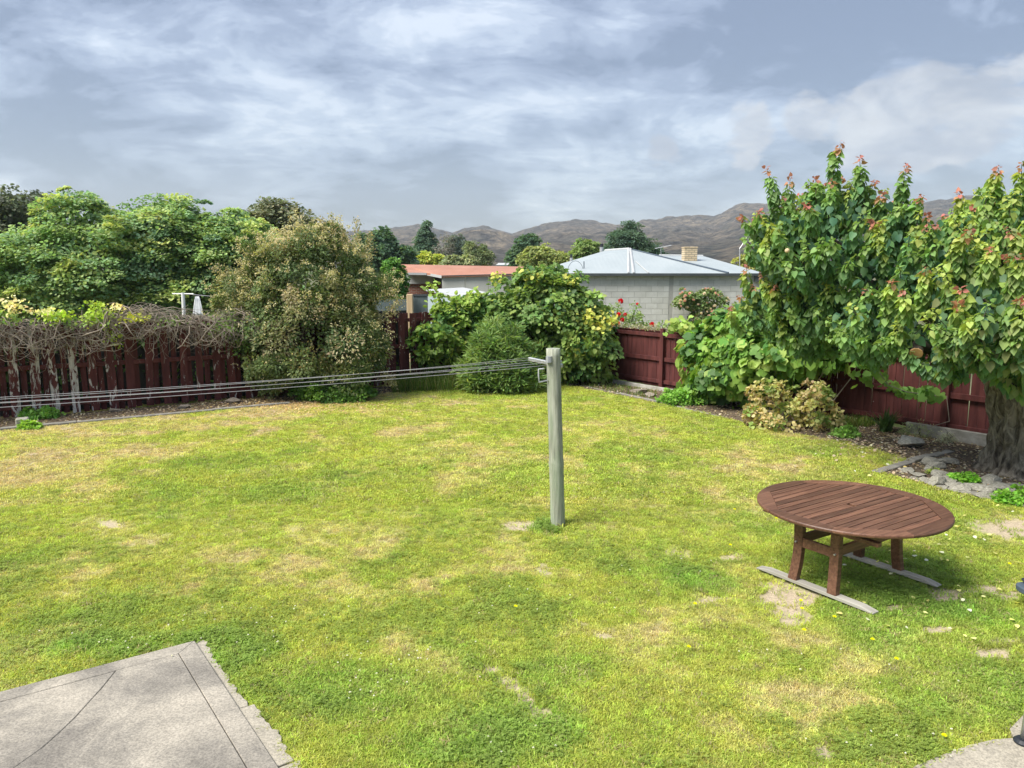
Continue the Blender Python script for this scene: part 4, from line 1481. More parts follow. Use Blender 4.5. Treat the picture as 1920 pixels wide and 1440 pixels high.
# --- big beige-flowering shrub by the left fence
def big_shrub():
    rng = np.random.default_rng(31)
    base = G(615, 752); base[1] += .55
    Y = 17.75
    ells = [px_ell(575, 630, Y, 1.55, 1.3, 1.2), px_ell(575, 525, Y + .1, 1.25, 1.2, 1.05), px_ell(490, 590, Y + .3, .95, 1.0, .85), px_ell(655, 650, Y - .1, .8, 1.0, 1.1),
            px_ell(600, 462, Y + .2, .62, .8, .55), px_ell(440, 630, Y + .2, .5, .6, .38), px_ell(680, 535, Y + .3, .55, .7, .6), px_ell(520, 490, Y + .2, .5, .6, .4), px_ell(450, 530, Y + .1, .42, .5, .25), px_ell(520, 690, Y - .2, .7, .8, .55)]
    ells = [(c, np.array(r)) for c, r in ells]
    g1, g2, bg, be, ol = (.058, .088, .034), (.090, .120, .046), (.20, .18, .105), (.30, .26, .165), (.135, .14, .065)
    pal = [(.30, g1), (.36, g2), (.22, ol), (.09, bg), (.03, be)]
    p, D, Nn, S, col, Cc = clump_crown(rng, ells, 330, .30, 210, .070, pal, flat=.42, droop=.15, up=.35, fill=.14, fillsize=1.5, jitter=.5, shell=(.76, 1.12), zmin=.25, pal_in=[(1, g1)], strag=.3)  # inner fill all in the darkest green: shade between sprays, painted
    # upright sprays on the top and the left arm
    ex = []
    for (px, py, L) in ((596, 425, .5), (628, 418, .6), (668, 425, .62), (560, 440, .4), (648, 440, .5), (690, 450, .3), (540, 455, .35), (505, 470, .35), (612, 440, .45)):
        b = P(px, py + 45, Y); t = P(px + rng.uniform(-8, 8), py - 14, Y)
        n = 260; u = rng.uniform(0, 1, n) ** .8
        q = b + (t - b) * u[:, None] + rng.normal(0, .07, (n, 3)) * (1.1 - .5 * u[:, None]); ex.append(q)
    for (p0, p1) in (((470, 520), (398, 503)), ((470, 580), (400, 575)), ((480, 545), (425, 535)), ((720, 600), (752, 560)), ((700, 560), (745, 545)), ((720, 700), (738, 722)), ((450, 690), (425, 640))):
        b, t = P(*p0, Y - .1), P(*p1, Y - .2)
        n = 340; u = rng.uniform(0, 1, n)
        ex.append(b + (t - b) * u[:, None] + rng.normal(0, .085, (n, 3)) * (1.1 - .5 * u[:, None]))
    q = np.concatenate(ex); n = len(q)
    p = np.concatenate([p, q]); D = np.concatenate([D, unit(rng.normal(0, .6, (n, 3)) + np.array((0, -.1, .5)))]); Nn = np.concatenate([Nn, unit(rng.normal(0, 1, (n, 3)))])
    S = np.concatenate([S, rng.uniform(.035, .065, n)]); col = np.concatenate([col, vary(rng, pick(rng, n, [(.4, be), (.3, bg), (.3, ol)]))])
    # flower tufts: pale beige heads scattered over the sprays
    nt_, pt_ = 1900, 14
    k = rng.integers(0, len(Cc), nt_); ctr = np.mean(Cc, 0)
    q = Cc[k] + unit(Cc[k] - ctr) * rng.uniform(.0, .14, (nt_, 1)) + rng.normal(0, .14, (nt_, 3)) * np.array((1, 1, .5)) + np.array((0, -.03, .09))
    q = np.repeat(q, pt_, 0) + rng.normal(0, .028, (nt_ * pt_, 3)); nf = len(q)
    up_k = np.clip((q[:, 2] - .7) / 2.2, .10, 1)
    keep = rng.uniform(0, 1, nf) < up_k
    q = q[keep]; n = len(q)
    p = np.concatenate([p, q]); D = np.concatenate([D, rdir(rng, n)]); Nn = np.concatenate([Nn, rdir(rng, n)]); S = np.concatenate([S, rng.uniform(.03, .055, n)])
    col = np.concatenate([col, vary(rng, pick(rng, n, [(.5, (.34, .31, .18)), (.3, (.27, .235, .135)), (.2, (.38, .35, .23))]), .1, .05)])
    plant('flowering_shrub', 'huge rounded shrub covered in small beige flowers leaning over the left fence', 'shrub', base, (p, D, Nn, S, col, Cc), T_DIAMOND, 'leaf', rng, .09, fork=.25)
    # green suckers at its foot
    rng = np.random.default_rng(32)
    b2 = G(625, 757); b2[1] += .35
    el = [px_ell(620, 738, b2[1], .62, .4, .26), px_ell(575, 728, b2[1] + .2, .35, .3, .22), px_ell(675, 735, b2[1] + .1, .35, .3, .2)]
    cr = clump_crown(rng, el, 90, .13, 60, .05, [(.5, (.06, .12, .025)), (.5, (.09, .17, .03))], fill=.3, zmin=.02, shell=(.6, 1.0))
    plant('low_bush', 'low bright green bush growing under the huge beige flowering shrub', 'bush', b2, cr, T_BROAD, 'leaf', rng, .015)


big_shrub()

# --- corner shrubs
def corner_shrubs():
    rng = np.random.default_rng(41)
    g, yg, yy, dk = (.092, .150, .045), (.145, .205, .056), (.29, .30, .07), (.038, .082, .026)
    Y = 20.0
    base = np.array((P(1035, 700, Y)[0], Y, 0.0))
    ells = [px_ell(1040, 585, Y, 1.15, 1.0, .95), px_ell(965, 590, Y + .2, .75, .8, .75), px_ell(1095, 620, Y - .2, .75, .8, .75), px_ell(1025, 535, Y + .2, .72, .7, .5), px_ell(1060, 660, Y - .2, 1.05, .7, .55), px_ell(1115, 655, Y - .4, .45, .5, .55)]
    pal = [(.42, g), (.38, yg), (.0, yy), (.20, dk)]
    cr = clump_crown(rng, ells, 300, .30, 56, .115, pal, flat=.34, droop=.35, up=.5, fill=.35, fillsize=1.1, jitter=.4)
    root = plant('variegated_shrub', 'tall rounded green and yellow leaved shrub in the fence corner', 'shrub', base, cr, T_BROAD, 'leaf_gloss', rng, .09, fork=.3)
    # creamy yellow sprays
    for (px, py, w, h) in ((1085, 640, 22, 10), (1118, 590, 26, 14), (935, 520, 14, 10), (1000, 518, 22, 8), (1068, 525, 18, 10), (1098, 600, 14, 20), (1125, 612, 14, 12), (1150, 600, 10, 10), (1085, 655, 14, 10)):
        n = 34; k = Y / FPX
        c0 = P(px, py, Y - .95 if py > 560 else Y - .5)
        q = c0 + rng.normal(0, 1, (n, 3)) * np.array((w * k * .5, .10, h * k * .55))
        o = link('pale_spray', leaf_mesh('pale_spray', q, unit(rng.normal(0, .6, (n, 3)) + np.array((0, -.4, -.1))), unit(rng.normal(0, .4, (n, 3)) + np.array((0, -.5, .8))), rng.uniform(.07, .13, n), T_BROAD, vary(rng, np.repeat([yy], n, 0))), M['leaf_gloss'], root, world=True)
        o['kind'] = 'stuff'; o['label'] = 'creamy yellow leaf spray'
    # oleander-like bush in front
    rng = np.random.default_rng(42)
    Y = 18.6; base = np.array((P(940, 735, Y)[0], Y, 0.0))
    ells = [px_ell(938, 668, Y, .80, .7, .62), px_ell(930, 640, Y, .55, .55, .42), px_ell(960, 700, Y - .1, .66, .6, .42), px_ell(905, 695, Y - .1, .5, .5, .42)]
    cr = clump_crown(rng, ells, 230, .20, 44, .16, [(.4, (.105, .165, .05)), (.35, (.14, .20, .06)), (.25, (.07, .125, .04))], flat=.5, droop=-.25, up=.6, fill=.3, jitter=.45, shell=(.7, 1.0), zmin=.06)
    plant('lance_leaf_bush', 'bright green bush with narrow leaves just left of the clothesline post', 'bush', base, cr, T_LANCE, 'leaf_gloss', rng, .05, fork=.2)
    # climber on the fence
    rng = np.random.default_rng(43)
    q0 = LF(3.6, .25); base = q0
    ells = [(LF(4.0, .25, 1.05), np.array((.75, .35, .55))), (LF(3.2, .25, 1.3), np.array((.75, .4, .6))), (LF(2.2, .3, 1.45), np.array((.9, .5, .75))), (LF(2.9, .2, 1.95), np.array((.6, .3, .28))), (LF(3.6, .2, 1.8), np.array((.45, .3, .22)))]
    cr = clump_crown(rng, ells, 230, .20, 30, .12, [(.4, (.055, .115, .032)), (.4, (.13, .20, .042)), (.2, (.20, .26, .06))], flat=.4, droop=.4, up=.4, fill=.25)
    p, D, Nn, S, col, Cc = cr
    for (p0, p1, m) in (((842, 592), (806, 528), 90), ((848, 590), (850, 550), 50), ((885, 585), (888, 545), 60), ((872, 572), (840, 560), 60), ((820, 600), (815, 568), 50)):
        b, t = P(*p0, 20.1), P(*p1, 20.0)
        u = rng.uniform(0, 1, m)
        qq = b + (t - b) * u[:, None] + rng.normal(0, .10, (m, 3)) * (.35 + .75 * u[:, None])
        p = np.concatenate([p, qq]); D = np.concatenate([D, unit(rng.normal(0, .7, (m, 3)) - np.array((0, 0, .2)))]); Nn = np.concatenate([Nn, unit(rng.normal(0, .5, (m, 3)) + np.array((0, -.4, .8)))])
        S = np.concatenate([S, rng.uniform(.09, .15, m)]); col = np.concatenate([col, vary(rng, np.repeat([(.18, .25, .055)], m, 0))])
    root = plant('fence_climber', 'leafy green climber sprawling over the maroon fence in front of the shed', 'climber', base, (p, D, Nn, S, col, Cc), T_BROAD, 'leaf_gloss', rng, .03, fork=.3)
    mb = MB()
    for (p0, p1) in (((842, 592), (806, 530)), ((848, 590), (850, 555)), ((885, 585), (888, 548)), ((860, 610), (842, 590)), ((872, 572), (842, 562))):
        mb.tube([P(*p0, 20.1), (P(*p0, 20.1) + P(*p1, 20.0)) / 2 + np.array((0, 0, .05)), P(*p1, 20.0)], [.014, .01, .006], 5)
    mb.build('shoot', M['bark_dark'], root, world=True)


corner_shrubs()

# --- strap-leaved plants
def strap_plant(name, label, cat, base, n, L, col, rng, lean=.5, wid=.03, group=None, arch=1.0):
    V, F, Cl = [], [], []
    k = 0
    for i in range(n):
        az = rng.uniform(0, 2 * math.pi); l = L * rng.uniform(.6, 1.1); ln = lean * rng.uniform(.3, 1.2)
        b = np.array(base) + np.array((rng.normal(0, .05), rng.normal(0, .05), 0)); d = np.array((math.cos(az), math.sin(az), 0)); s = np.array((-d[1], d[0], 0))
        m = 6; c = np.array(col) * rng.uniform(.7, 1.3)
        for j in range(m):
            t = j / (m - 1)
            q = b + d * l * ln * t ** 1.3 + np.array((0, 0, l * (t - arch * .55 * ln * t * t)))
            w = wid * (1 - t ** 2) * .5 + .001
            V += [q - s * w, q + s * w]; Cl += [c, c]
        F += [(k + 2 * j, k + 2 * j + 1, k + 2 * j + 3, k + 2 * j + 2) for j in range(m - 1)]
        k += 2 * m
    o = link(name, np_mesh(name, np.array(V), np.array(F), False, np.array(Cl)), M['leaf'])
    tag(o, label, cat, group)
    return o


rngs = np.random.default_rng(51)
strap_plant('flax_clump', 'clump of arching strap leaves under the corner shrub right of the post', 'plant', G(1085, 716) + np.array((0, .2, 0)), 60, .72, (.13, .18, .045), rngs, .5, .035)
strap_plant('flax_clump', 'pale arching strap leaves at the right foot of the corner shrub', 'plant', G(1125, 716) + np.array((0, .15, 0)), 40, .55, (.22, .25, .08), rngs, .6, .03)
strap_plant('agapanthus', 'green strap leaved clump against the maroon fence between dry shrub and tree', 'plant', G(1664, 812) + np.array((0, .1, 0)), 70, .55, (.085, .165, .05), rngs, .75, .035)


def grass_fringe():
    """unmown grass at the fence foot"""
    rng = np.random.default_rng(52)
    for (pxs, label, hgt, n) in (((735, 890, 738, 733), 'tall unmown grass fringe at the fence foot beside the huge flowering shrub', .42, 2600), ((1012, 1075, 730, 722), 'short rough grass under the corner shrub', .2, 500), ((1090, 1230, 726, 752), 'rough grass along the garden edging by the low fence', .12, 700), ((1560, 1640, 812, 800), 'rough green weeds at the fence foot right of the dry shrub', .2, 900)):
        x0, x1, y0, y1 = pxs
        V, F, Cl = [], [], []
        for i in range(n):
            t = rng.uniform(); b = G(x0 + (x1 - x0) * t, y0 + (y1 - y0) * t - rng.uniform(0, 16))
            az = rng.uniform(0, 6.28); l = hgt * rng.uniform(.4, 1.1); ln = rng.uniform(.1, .6)
            d = np.array((math.cos(az), math.sin(az), 0)); s = np.array((-d[1], d[0], 0)) * .006
            k = len(V)
            m = b + d * l * ln * .4 + np.array((0, 0, l * .6)); e = b + d * l * ln + np.array((0, 0, l * .95))
            V += [b - s, b + s, m + s * .8, m - s * .8, e]; F += [(k, k + 1, k + 2), (k, k + 2, k + 3), (k + 3, k + 2, k + 4)]
            c = np.array((.12, .20, .035)) * rng.uniform(.7, 1.4) if rng.uniform() < .8 else np.array((.28, .27, .09))
            Cl += [c] * 5
        o = link('long_grass', np_mesh('long_grass', np.array(V), np.array(F), False, np.array(Cl)), M['leaf'])
        tag(o, label, 'grass', kind='stuff')


grass_fringe()

# --- single leaves that can be told apart (shared meshes in a few tints)
def single_leaves(parent, tmpl, mat, Pp, D, Nn, S, col, sel, variants=12, name='leaf'):
    rng = np.random.default_rng(9)
    sub = col[sel]
    order = np.argsort(sub @ np.array((.3, .6, .1)))
    bins = np.array_split(order, variants)
    X, Yv, Z = frames(D, Nn)
    inv = parent_world(parent).inverted()
    for b in bins:
        if not len(b): continue
        c = sub[b].mean(0)
        me = np_mesh(name, tmpl[0], tmpl[1], False, np.repeat([c], len(tmpl[0]), 0)); me.materials.append(M[mat])
        for j in b:
            i = sel[j]
            o = bpy.data.objects.new(name, me); C.objects.link(o); o.parent = parent
            m = Matrix(((X[i][0], Yv[i][0], Z[i][0], Pp[i][0]), (X[i][1], Yv[i][1], Z[i][1], Pp[i][1]), (X[i][2], Yv[i][2], Z[i][2], Pp[i][2]), (0, 0, 0, 1)))
            o.matrix_local = inv @ m @ Matrix.Scale(float(S[i]), 4)


def front300(Pp, rng, n=300, lo=(0, 0), hi=(1920, 1440)):
    """the leaves nearest the camera on the visible side"""
    fw = Pp[:, 1] * CP - (Pp[:, 2] - H) * SP
    qx = 960 + FPX * Pp[:, 0] / fw; qy = 720 - FPX * (Pp[:, 1] * SP + (Pp[:, 2] - H) * CP) / fw
    vis = (qx > lo[0]) & (qx < hi[0]) & (qy > lo[1]) & (qy < hi[1])
    cx, cy = (qx // 14).astype(int), (qy // 14).astype(int)
    best = {}
    for i in np.nonzero(vis)[0]:
        k = (cx[i], cy[i])
        if k not in best or fw[i] < fw[best[k]]: best[k] = i
    ids = np.array(sorted(best.values(), key=lambda i: fw[i]))
    return ids[:n]


# --- apricot tree on the right
def apricot():
    rng = np.random.default_rng(61)
    base = np.array((7.42, 11.0, 0.0))
    root = empty('apricot_tree', base, 'large spreading fruit tree with red tipped shoots and thick gnarled trunk at the right', 'tree')
    # trunk
    V, F = [], []
    n, rings = 120, 70
    tt, zz = np.meshgrid(np.arange(n) / n * 26.0, np.arange(rings) / rings * 9.0)
    FUR = .11 * (np.abs(fbm(tt + 1.5 * fbm(tt, zz, .6, 2, 8), zz * .55, 1.0, 4, 5) - .5) * 2) ** .7 - .05
    for i in range(rings):
        t = i / (rings - 1); z = -.15 + t * 1.9
        r = .36 + .22 * math.exp(-max(z, 0) / .22) + .05 * t
        cx = base[0] - .10 * t + .06 * math.sin(t * 5); cy = base[1] - .05 * t
        for k in range(n):
            th = 2 * math.pi * k / n
            rr = r * (1 + .10 * math.sin(3 * th + 1 + t) + .05 * math.sin(7 * th + 3 * t) + .05 * math.sin(13 * th - 4 * t)) + FUR[i, k]
            V.append((cx + rr * math.cos(th), cy + rr * math.sin(th), z))
    for i in range(rings - 1):
        for k in range(n): F.append((i * n + k, i * n + (k + 1) % n, (i + 1) * n + (k + 1) % n, (i + 1) * n + k))
    F.append(tuple((rings - 1) * n + k for k in range(n)))
    mb = MB(); mb.add(V, F); tr = mb.build('trunk', M['bark'], root, smooth=True, world=True)
    tr['label'] = 'thick furrowed grey trunk flaring at the ground'
    top = np.array((7.32, 10.95, 1.65))
    limbs = []
    def limb(pts, r, nm='limb'):
        o = MB().tube(pts, np.linspace(r[0], r[1], len(pts)), 10).build(nm, M['bark_dark'], root, smooth=True, world=True)
        return o
    ends = [P(1560, 450, 11.8), P(1480, 470, 12.1), P(1690, 450, 11.4), P(1640, 380, 12.0), P(1780, 470, 10.7), P(1890, 420, 10.6), P(1470, 585, 12.8), P(1650, 590, 10.6), P(1840, 560, 9.6), np.array((9.4, 11.5, 3.7)), np.array((8.8, 9.8, 3.6)), np.array((8.6, 12.8, 3.8))]
    for e in ends:
        d = e - top
        m1 = top + d * .3 + np.array((0, 0, -.05)) + rng.normal(0, .08, 3); m2 = top + d * .65 + rng.normal(0, .1, 3)
        limb([top - np.array((0, 0, .15)), m1, m2, e], (.17, .03))
    # two sawn limbs showing pale end grain
    for (px, py, Y, r, s) in ((1718, 662, 10.0, .085, (7.25, 10.8, 1.55)), (1880, 677, 9.9, .06, (7.3, 10.8, 1.5))):
        c = P(px, py, Y); s = np.array(s)
        fd = unit(np.array((-.45, -.75, -.55)) if px < 1800 else np.array((.1, -1, -.2)))
        lb = limb([s, (s + c) / 2 + np.array((.05, .3, .03)), c - fd * .18, c], (r * 1.25, r))
        th = np.linspace(0, 2 * math.pi, 20, endpoint=False)
        x = unit(np.cross(fd, np.array((0, 0, 1.0)))); y = np.cross(x, fd)
        vv = [c - fd * .004 + (x * math.cos(t) + y * math.sin(t)) * r * .97 for t in th] + [c + fd * .012 + (x * math.cos(t) + y * math.sin(t)) * r * .93 for t in th]
        m2 = MB(); m2.add(vv, [tuple(range(20)), tuple(range(20, 40))[::-1]] + [(i, (i + 1) % 20, 20 + (i + 1) % 20, 20 + i) for i in range(20)])
        m2.build('sawn_end', M['cut_wood'], lb, world=True)
    # shoots: tip (photo), depth, length
    ells = [px_ell(1575, 445, 11.8, 1.15, 1.2, .88), px_ell(1480, 450, 12.2, .72, .8, .62), px_ell(1690, 500, 11.3, 1.15, 1.2, .85), px_ell(1800, 540, 10.4, .85, 1.0, .75), px_ell(1900, 480, 10.5, .85, 1.0, 1.05), px_ell(1650, 600, 10.8, .75, .9, .48),
            px_ell(1850, 600, 9.4, .7, .7, .52), px_ell(1550, 560, 12.0, .7, .8, .5), px_ell(1460, 560, 12.9, .78, .7, .42), px_ell(1520, 610, 12.6, .7, .6, .4), px_ell(1780, 640, 10.0, .7, .7, .33), px_ell(1940, 660, 9.6, .7, .8, .45),
            (np.array((9.2, 11.3, 3.5)), np.array((1.3, 1.5, 1.1))), (np.array((8.9, 9.6, 3.1)), np.array((1.0, 1.2, .9))), (np.array((8.4, 12.9, 3.4)), np.array((1.4, 1.2, 1.0)))]
    ells = [(np.array(c), np.array(r)) for c, r in ells]
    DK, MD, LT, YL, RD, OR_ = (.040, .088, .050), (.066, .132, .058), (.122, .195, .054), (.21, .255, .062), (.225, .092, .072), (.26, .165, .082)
    Pp, D, Nn, S, col = [], [], [], [], []
    stems = MB()
    def shoot(b, t, n, big=.092, red=.5, light=0.0, curve=.1):
        b = np.array(b); t = np.array(t); d = t - b; L = np.linalg.norm(d)
        n = int(n * 1.45); u = np.sort(rng.uniform(.08, .95, n)); u[-9:] = np.linspace(.90, 1.03, 9)
        ax = unit(d)
        ph = np.arange(n) * 2.4 + rng.uniform(0, 6)
        s1 = unit(np.cross(ax, np.array((.3, .9, .2)))); s2 = np.cross(ax, s1)
        out = s1 * np.cos(ph)[:, None] + s2 * np.sin(ph)[:, None]
        bend = np.array((rng.normal(0, curve), rng.normal(0, curve), 0)) * L
        q = b + d * u[:, None] + bend * (u * (1 - u) * 4)[:, None]
        sz = big * (1.05 - .48 * np.clip(u, 0, 1) ** 6) * rng.uniform(.55, 1.35, n)
        pet = (.05 * (1 - .75 * np.clip(u, 0, 1) ** 6))[:, None]
        Pp.append(q + out * pet); D.append(unit(out * .55 - np.array((0, 0, 1.0)) * (.75 - .5 * u[:, None] ** 4) + ax * (.25 * u[:, None] ** 3) + rng.normal(0, .22, (n, 3))))
        Nn.append(unit(out * .8 + np.array((0, 0, .55)) + rng.normal(0, .25, (n, 3)))); S.append(sz)
        base_c = np.array(MD) * (1 - light) + np.array(LT) * light
        c = np.repeat([base_c], n, 0)
        f = np.clip((u - .55) / .3, 0, 1)[:, None]; c = c * (1 - f) + np.array(LT if light < .5 else YL) * f
        tipm = u > 1 - red * .28
        if red > 0: c[tipm] = np.array(OR_) * .6 + np.array(RD) * .4
        if red > 0: c[u > 1 - red * .14] = RD
        col.append(vary(rng, c, .2, .1))
        pts = [b + d * k_ + bend * (k_ * (1 - k_) * 4) for k_ in (0, .35, .7, 1)]
        stems.tube(pts, [.012, .009, .006, .003], 4, False)
    # the leading shoots seen against the sky
    for (tx, ty, bx, by, Y, n, rd) in ((1578, 272, 1570, 380, 11.6, 46, .6), (1612, 300, 1600, 390, 11.4, 40, .6), (1438, 320, 1450, 420, 12.0, 44, .6), (1482, 338, 1492, 420, 12.0, 30, .6), (1700, 314, 1685, 410, 11.2, 40, .6), (1528, 338, 1530, 410, 11.8, 34, .5),
                                       (1655, 368, 1650, 440, 11.4, 34, .6), (1728, 372, 1715, 440, 11.0, 34, .6), (1798, 366, 1790, 440, 10.8, 36, .5), (1873, 318, 1868, 410, 10.4, 46, .6), (1915, 312, 1905, 410, 10.2, 46, .6), (1390, 412, 1430, 450, 12.2, 26, .7),
                                       (1424, 400, 1450, 450, 12.0, 30, .6), (1512, 388, 1520, 440, 11.0, 34, .6), (1560, 345, 1560, 420, 11.3, 40, .3), (1640, 345, 1632, 420, 11.5, 36, .4), (1738, 408, 1735, 460, 11.0, 24, .6), (1470, 375, 1475, 450, 11.8, 36, .2), (1545, 350, 1548, 430, 12.2, 30, .4),
                                       (1755, 425, 1750, 490, 10.6, 34, .5), (1820, 435, 1800, 520, 9.7, 44, .7), (1888, 432, 1880, 510, 9.6, 40, .7), (1860, 470, 1850, 540, 9.2, 40, .4), (1905, 480, 1890, 560, 9.0, 40, .6),
                                       (1672, 530, 1675, 600, 10.0, 40, .5), (1735, 507, 1725, 590, 9.9, 44, .5), (1690, 555, 1690, 610, 9.8, 34, .5), (1800, 545, 1805, 600, 9.2, 34, .5), (1800, 575, 1830, 620, 9.0, 30, .4), (1400, 505, 1415, 560, 12.9, 26, .7),
                                       (1428, 515, 1440, 580, 12.6, 40, .5), (1460, 510, 1465, 580, 12.6, 40, .4), (1455, 540, 1460, 600, 12.3, 36, .5), (1385, 560, 1410, 610, 13.0, 30, .4), (1500, 500, 1510, 570, 12.2, 36, .1), (1410, 540, 1425, 600, 12.8, 34, .4), (1372, 580, 1400, 625, 13.2, 26, .5), (1480, 535, 1490, 600, 12.0, 36, .4)):
        shoot(P(bx, by, Y + .25), P(tx, ty - 4, Y), int(n * 1.7), .092, rd * .8, 1.0 if (ty > 495 or tx > 1790) else .45)  # low and right-hand shoots get a yellower green, sunlight put into leaf colour
    # the body of the crown: many shoots growing out and up
    area = np.array([r[0] * r[1] + r[0] * r[2] for c, r in ells]); area /= area.sum()
    cnt = 0
    while cnt < 600:
        k = rng.choice(len(ells), p=area); c, r = ells[k]
        d = rdir(rng, 1)[0]
        if d[2] < -.55 and rng.uniform() < .7: continue
        tip = c + r * d * rng.uniform(.85, 1.05)
        if in_ell(tip[None], ells, .78)[0]: continue
        if tip[2] < 1.6: continue
        b = tip - unit(d * .75 + np.array((0, 0, .75))) * rng.uniform(.45, .85)
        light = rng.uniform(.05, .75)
        if k in (8, 9, 4, 6, 3): light = rng.uniform(.3, .95)  # sunlit low-left and right masses painted lighter
        if d[2] < 0: light *= .3  # undersides darkened by colour, as shade beneath the crown
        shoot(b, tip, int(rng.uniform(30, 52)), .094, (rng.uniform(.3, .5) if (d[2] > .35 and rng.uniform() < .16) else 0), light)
        cnt += 1
    # inner foliage, in darker bluish greens that paint the shaded core
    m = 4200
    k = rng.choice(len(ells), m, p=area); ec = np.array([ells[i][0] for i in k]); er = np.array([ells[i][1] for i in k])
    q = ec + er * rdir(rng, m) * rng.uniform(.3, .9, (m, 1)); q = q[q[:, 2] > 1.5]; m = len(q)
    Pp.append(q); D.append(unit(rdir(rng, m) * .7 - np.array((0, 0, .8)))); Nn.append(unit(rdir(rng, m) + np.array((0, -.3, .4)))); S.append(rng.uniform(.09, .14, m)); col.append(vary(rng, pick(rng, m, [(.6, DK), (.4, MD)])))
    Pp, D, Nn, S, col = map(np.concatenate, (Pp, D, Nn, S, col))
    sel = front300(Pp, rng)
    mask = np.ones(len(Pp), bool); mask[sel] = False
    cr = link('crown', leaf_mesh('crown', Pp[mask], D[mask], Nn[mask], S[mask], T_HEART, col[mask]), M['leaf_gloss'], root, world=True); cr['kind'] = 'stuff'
    single_leaves(cr, T_HEART, 'leaf_gloss', Pp, D, Nn, S, col, sel)
    st = stems.build('shoots', M['bark_dark'], root, world=True); st['kind'] = 'stuff'
    # a pale fruit
    bpy.data.objects
    for (px, py, Y) in ((1476, 470, 11.6),):
        bm = bmesh.new(); bmesh.ops.create_icosphere(bm, subdivisions=2, radius=.035)
        me = bpy.data.meshes.new('fruit'); bm.to_mesh(me); bm.free()
        o = link('fruit', me, M['new_timber'], root, world=True); o.location = P(px, py, Y - .35)


apricot()

# --- grape vine over the low fence
def grape():
    rng = np.random.default_rng(71)
    base = RF(6.9, .35)
    root = empty('grape_vine', base, 'bright green large leaved vine smothering the low maroon fence left of the tree', 'vine')
    def off(s, o, z): return RF(s, o, z)
    ells = [(off(6.0, .5, 1.05), (.75, .7, .75)), (off(6.7, .7, .95), (.9, .7, .75)), (off(7.5, .7, 1.25), (.9, .7, .6)), (off(8.3, .7, 1.45), (.75, .6, .45)), (off(5.75, .25, 1.55), (.35, .4, .30)), (off(6.5, .3, 1.75), (.8, .5, .4)), (off(7.6, .4, 1.9), (.9, .5, .45)),
            (off(6.0, .75, .45), (.5, .5, .42)), (off(8.9, .45, 1.5), (.6, .4, .3))]
    ells = [(np.array(c), np.array(r)) for c, r in ells]
    A_, B_, C_, D_ = (.078, .155, .030), (.118, .20, .038), (.18, .245, .06), (.046, .10, .026)
    p, D, Nn, S, col, Cc = clump_crown(rng, ells, 330, .26, 15, .155, [(.36, A_), (.32, B_), (.14, C_), (.18, D_)], flat=.45, droop=.75, up=.4, fill=.3, fillsize=1.0, jitter=.35, shell=(.75, 1.05), zmin=.1)
    ex = []
    for (px, py, w, h, n, Y, c) in ((1290, 612, 28, 10, 80, 18.3, C_), (1265, 606, 10, 8, 22, 18.4, C_), (1345, 605, 14, 12, 34, 17.6, C_), (1700, 735, 22, 9, 26, 13.6, B_), (1735, 738, 22, 10, 34, 13.3, A_), (1670, 720, 10, 6, 12, 13.7, B_), (1632, 690, 22, 22, 60, 13.7, B_), (1640, 650, 14, 20, 30, 13.4, C_),
                                (1610, 655, 26, 22, 50, 13.9, A_), (1360, 640, 20, 14, 40, 16.9, B_)):
        k = Y / FPX
        q = P(px, py, Y) + rng.normal(0, 1, (n, 3)) * np.array((w * k * .6, .12, h * k * .6)); ex.append((q, c))
    for q, c in ex:
        n = len(q)
        p = np.concatenate([p, q]); D = np.concatenate([D, unit(rng.normal(0, .6, (n, 3)) - np.array((0, .1, .5)))]); Nn = np.concatenate([Nn, unit(rng.normal(0, .3, (n, 3)) + np.array((-.1, -.7, .7)))]); S = np.concatenate([S, rng.uniform(.10, .17, n)])
        col = np.concatenate([col, vary(rng, np.repeat([c], n, 0))])
    sel = front300(p, rng)
    mask = np.ones(len(p), bool); mask[sel] = False
    cr = link('foliage', leaf_mesh('foliage', p[mask], D[mask], Nn[mask], S[mask], T_VINE, col[mask]), M['leaf_gloss'], root, world=True); cr['kind'] = 'stuff'
    single_leaves(cr, T_VINE, 'leaf_gloss', p, D, Nn, S, col, sel)
    mb = MB()
    for i in range(26):
        s = rng.uniform(5.8, 8.6); a = off(s, rng.uniform(.2, .8), -.02); b = off(s + rng.normal(0, .5), rng.uniform(.2, .9), rng.uniform(.7, 1.6))
        mb.tube([a, (a + b) / 2 + rng.normal(0, .12, 3), b], [.014, .010, .006], 5, False)
    for pts in ([(1600, 668), (1650, 700), (1665, 722), (1700, 735), (1755, 742)], [(1290, 640), (1300, 665), (1292, 690)], [(1345, 640), (1320, 660), (1300, 668)], [(1775, 742), (1780, 790), (1745, 800)]):
        mb.tube([P(x, y, 18.2 if x < 1400 else 13.25 + (1755 - x) * .002) for x, y in pts], .008, 5, False)
    o = mb.build('stems', M['twig'], root, world=True); o['kind'] = 'stuff'


grape()

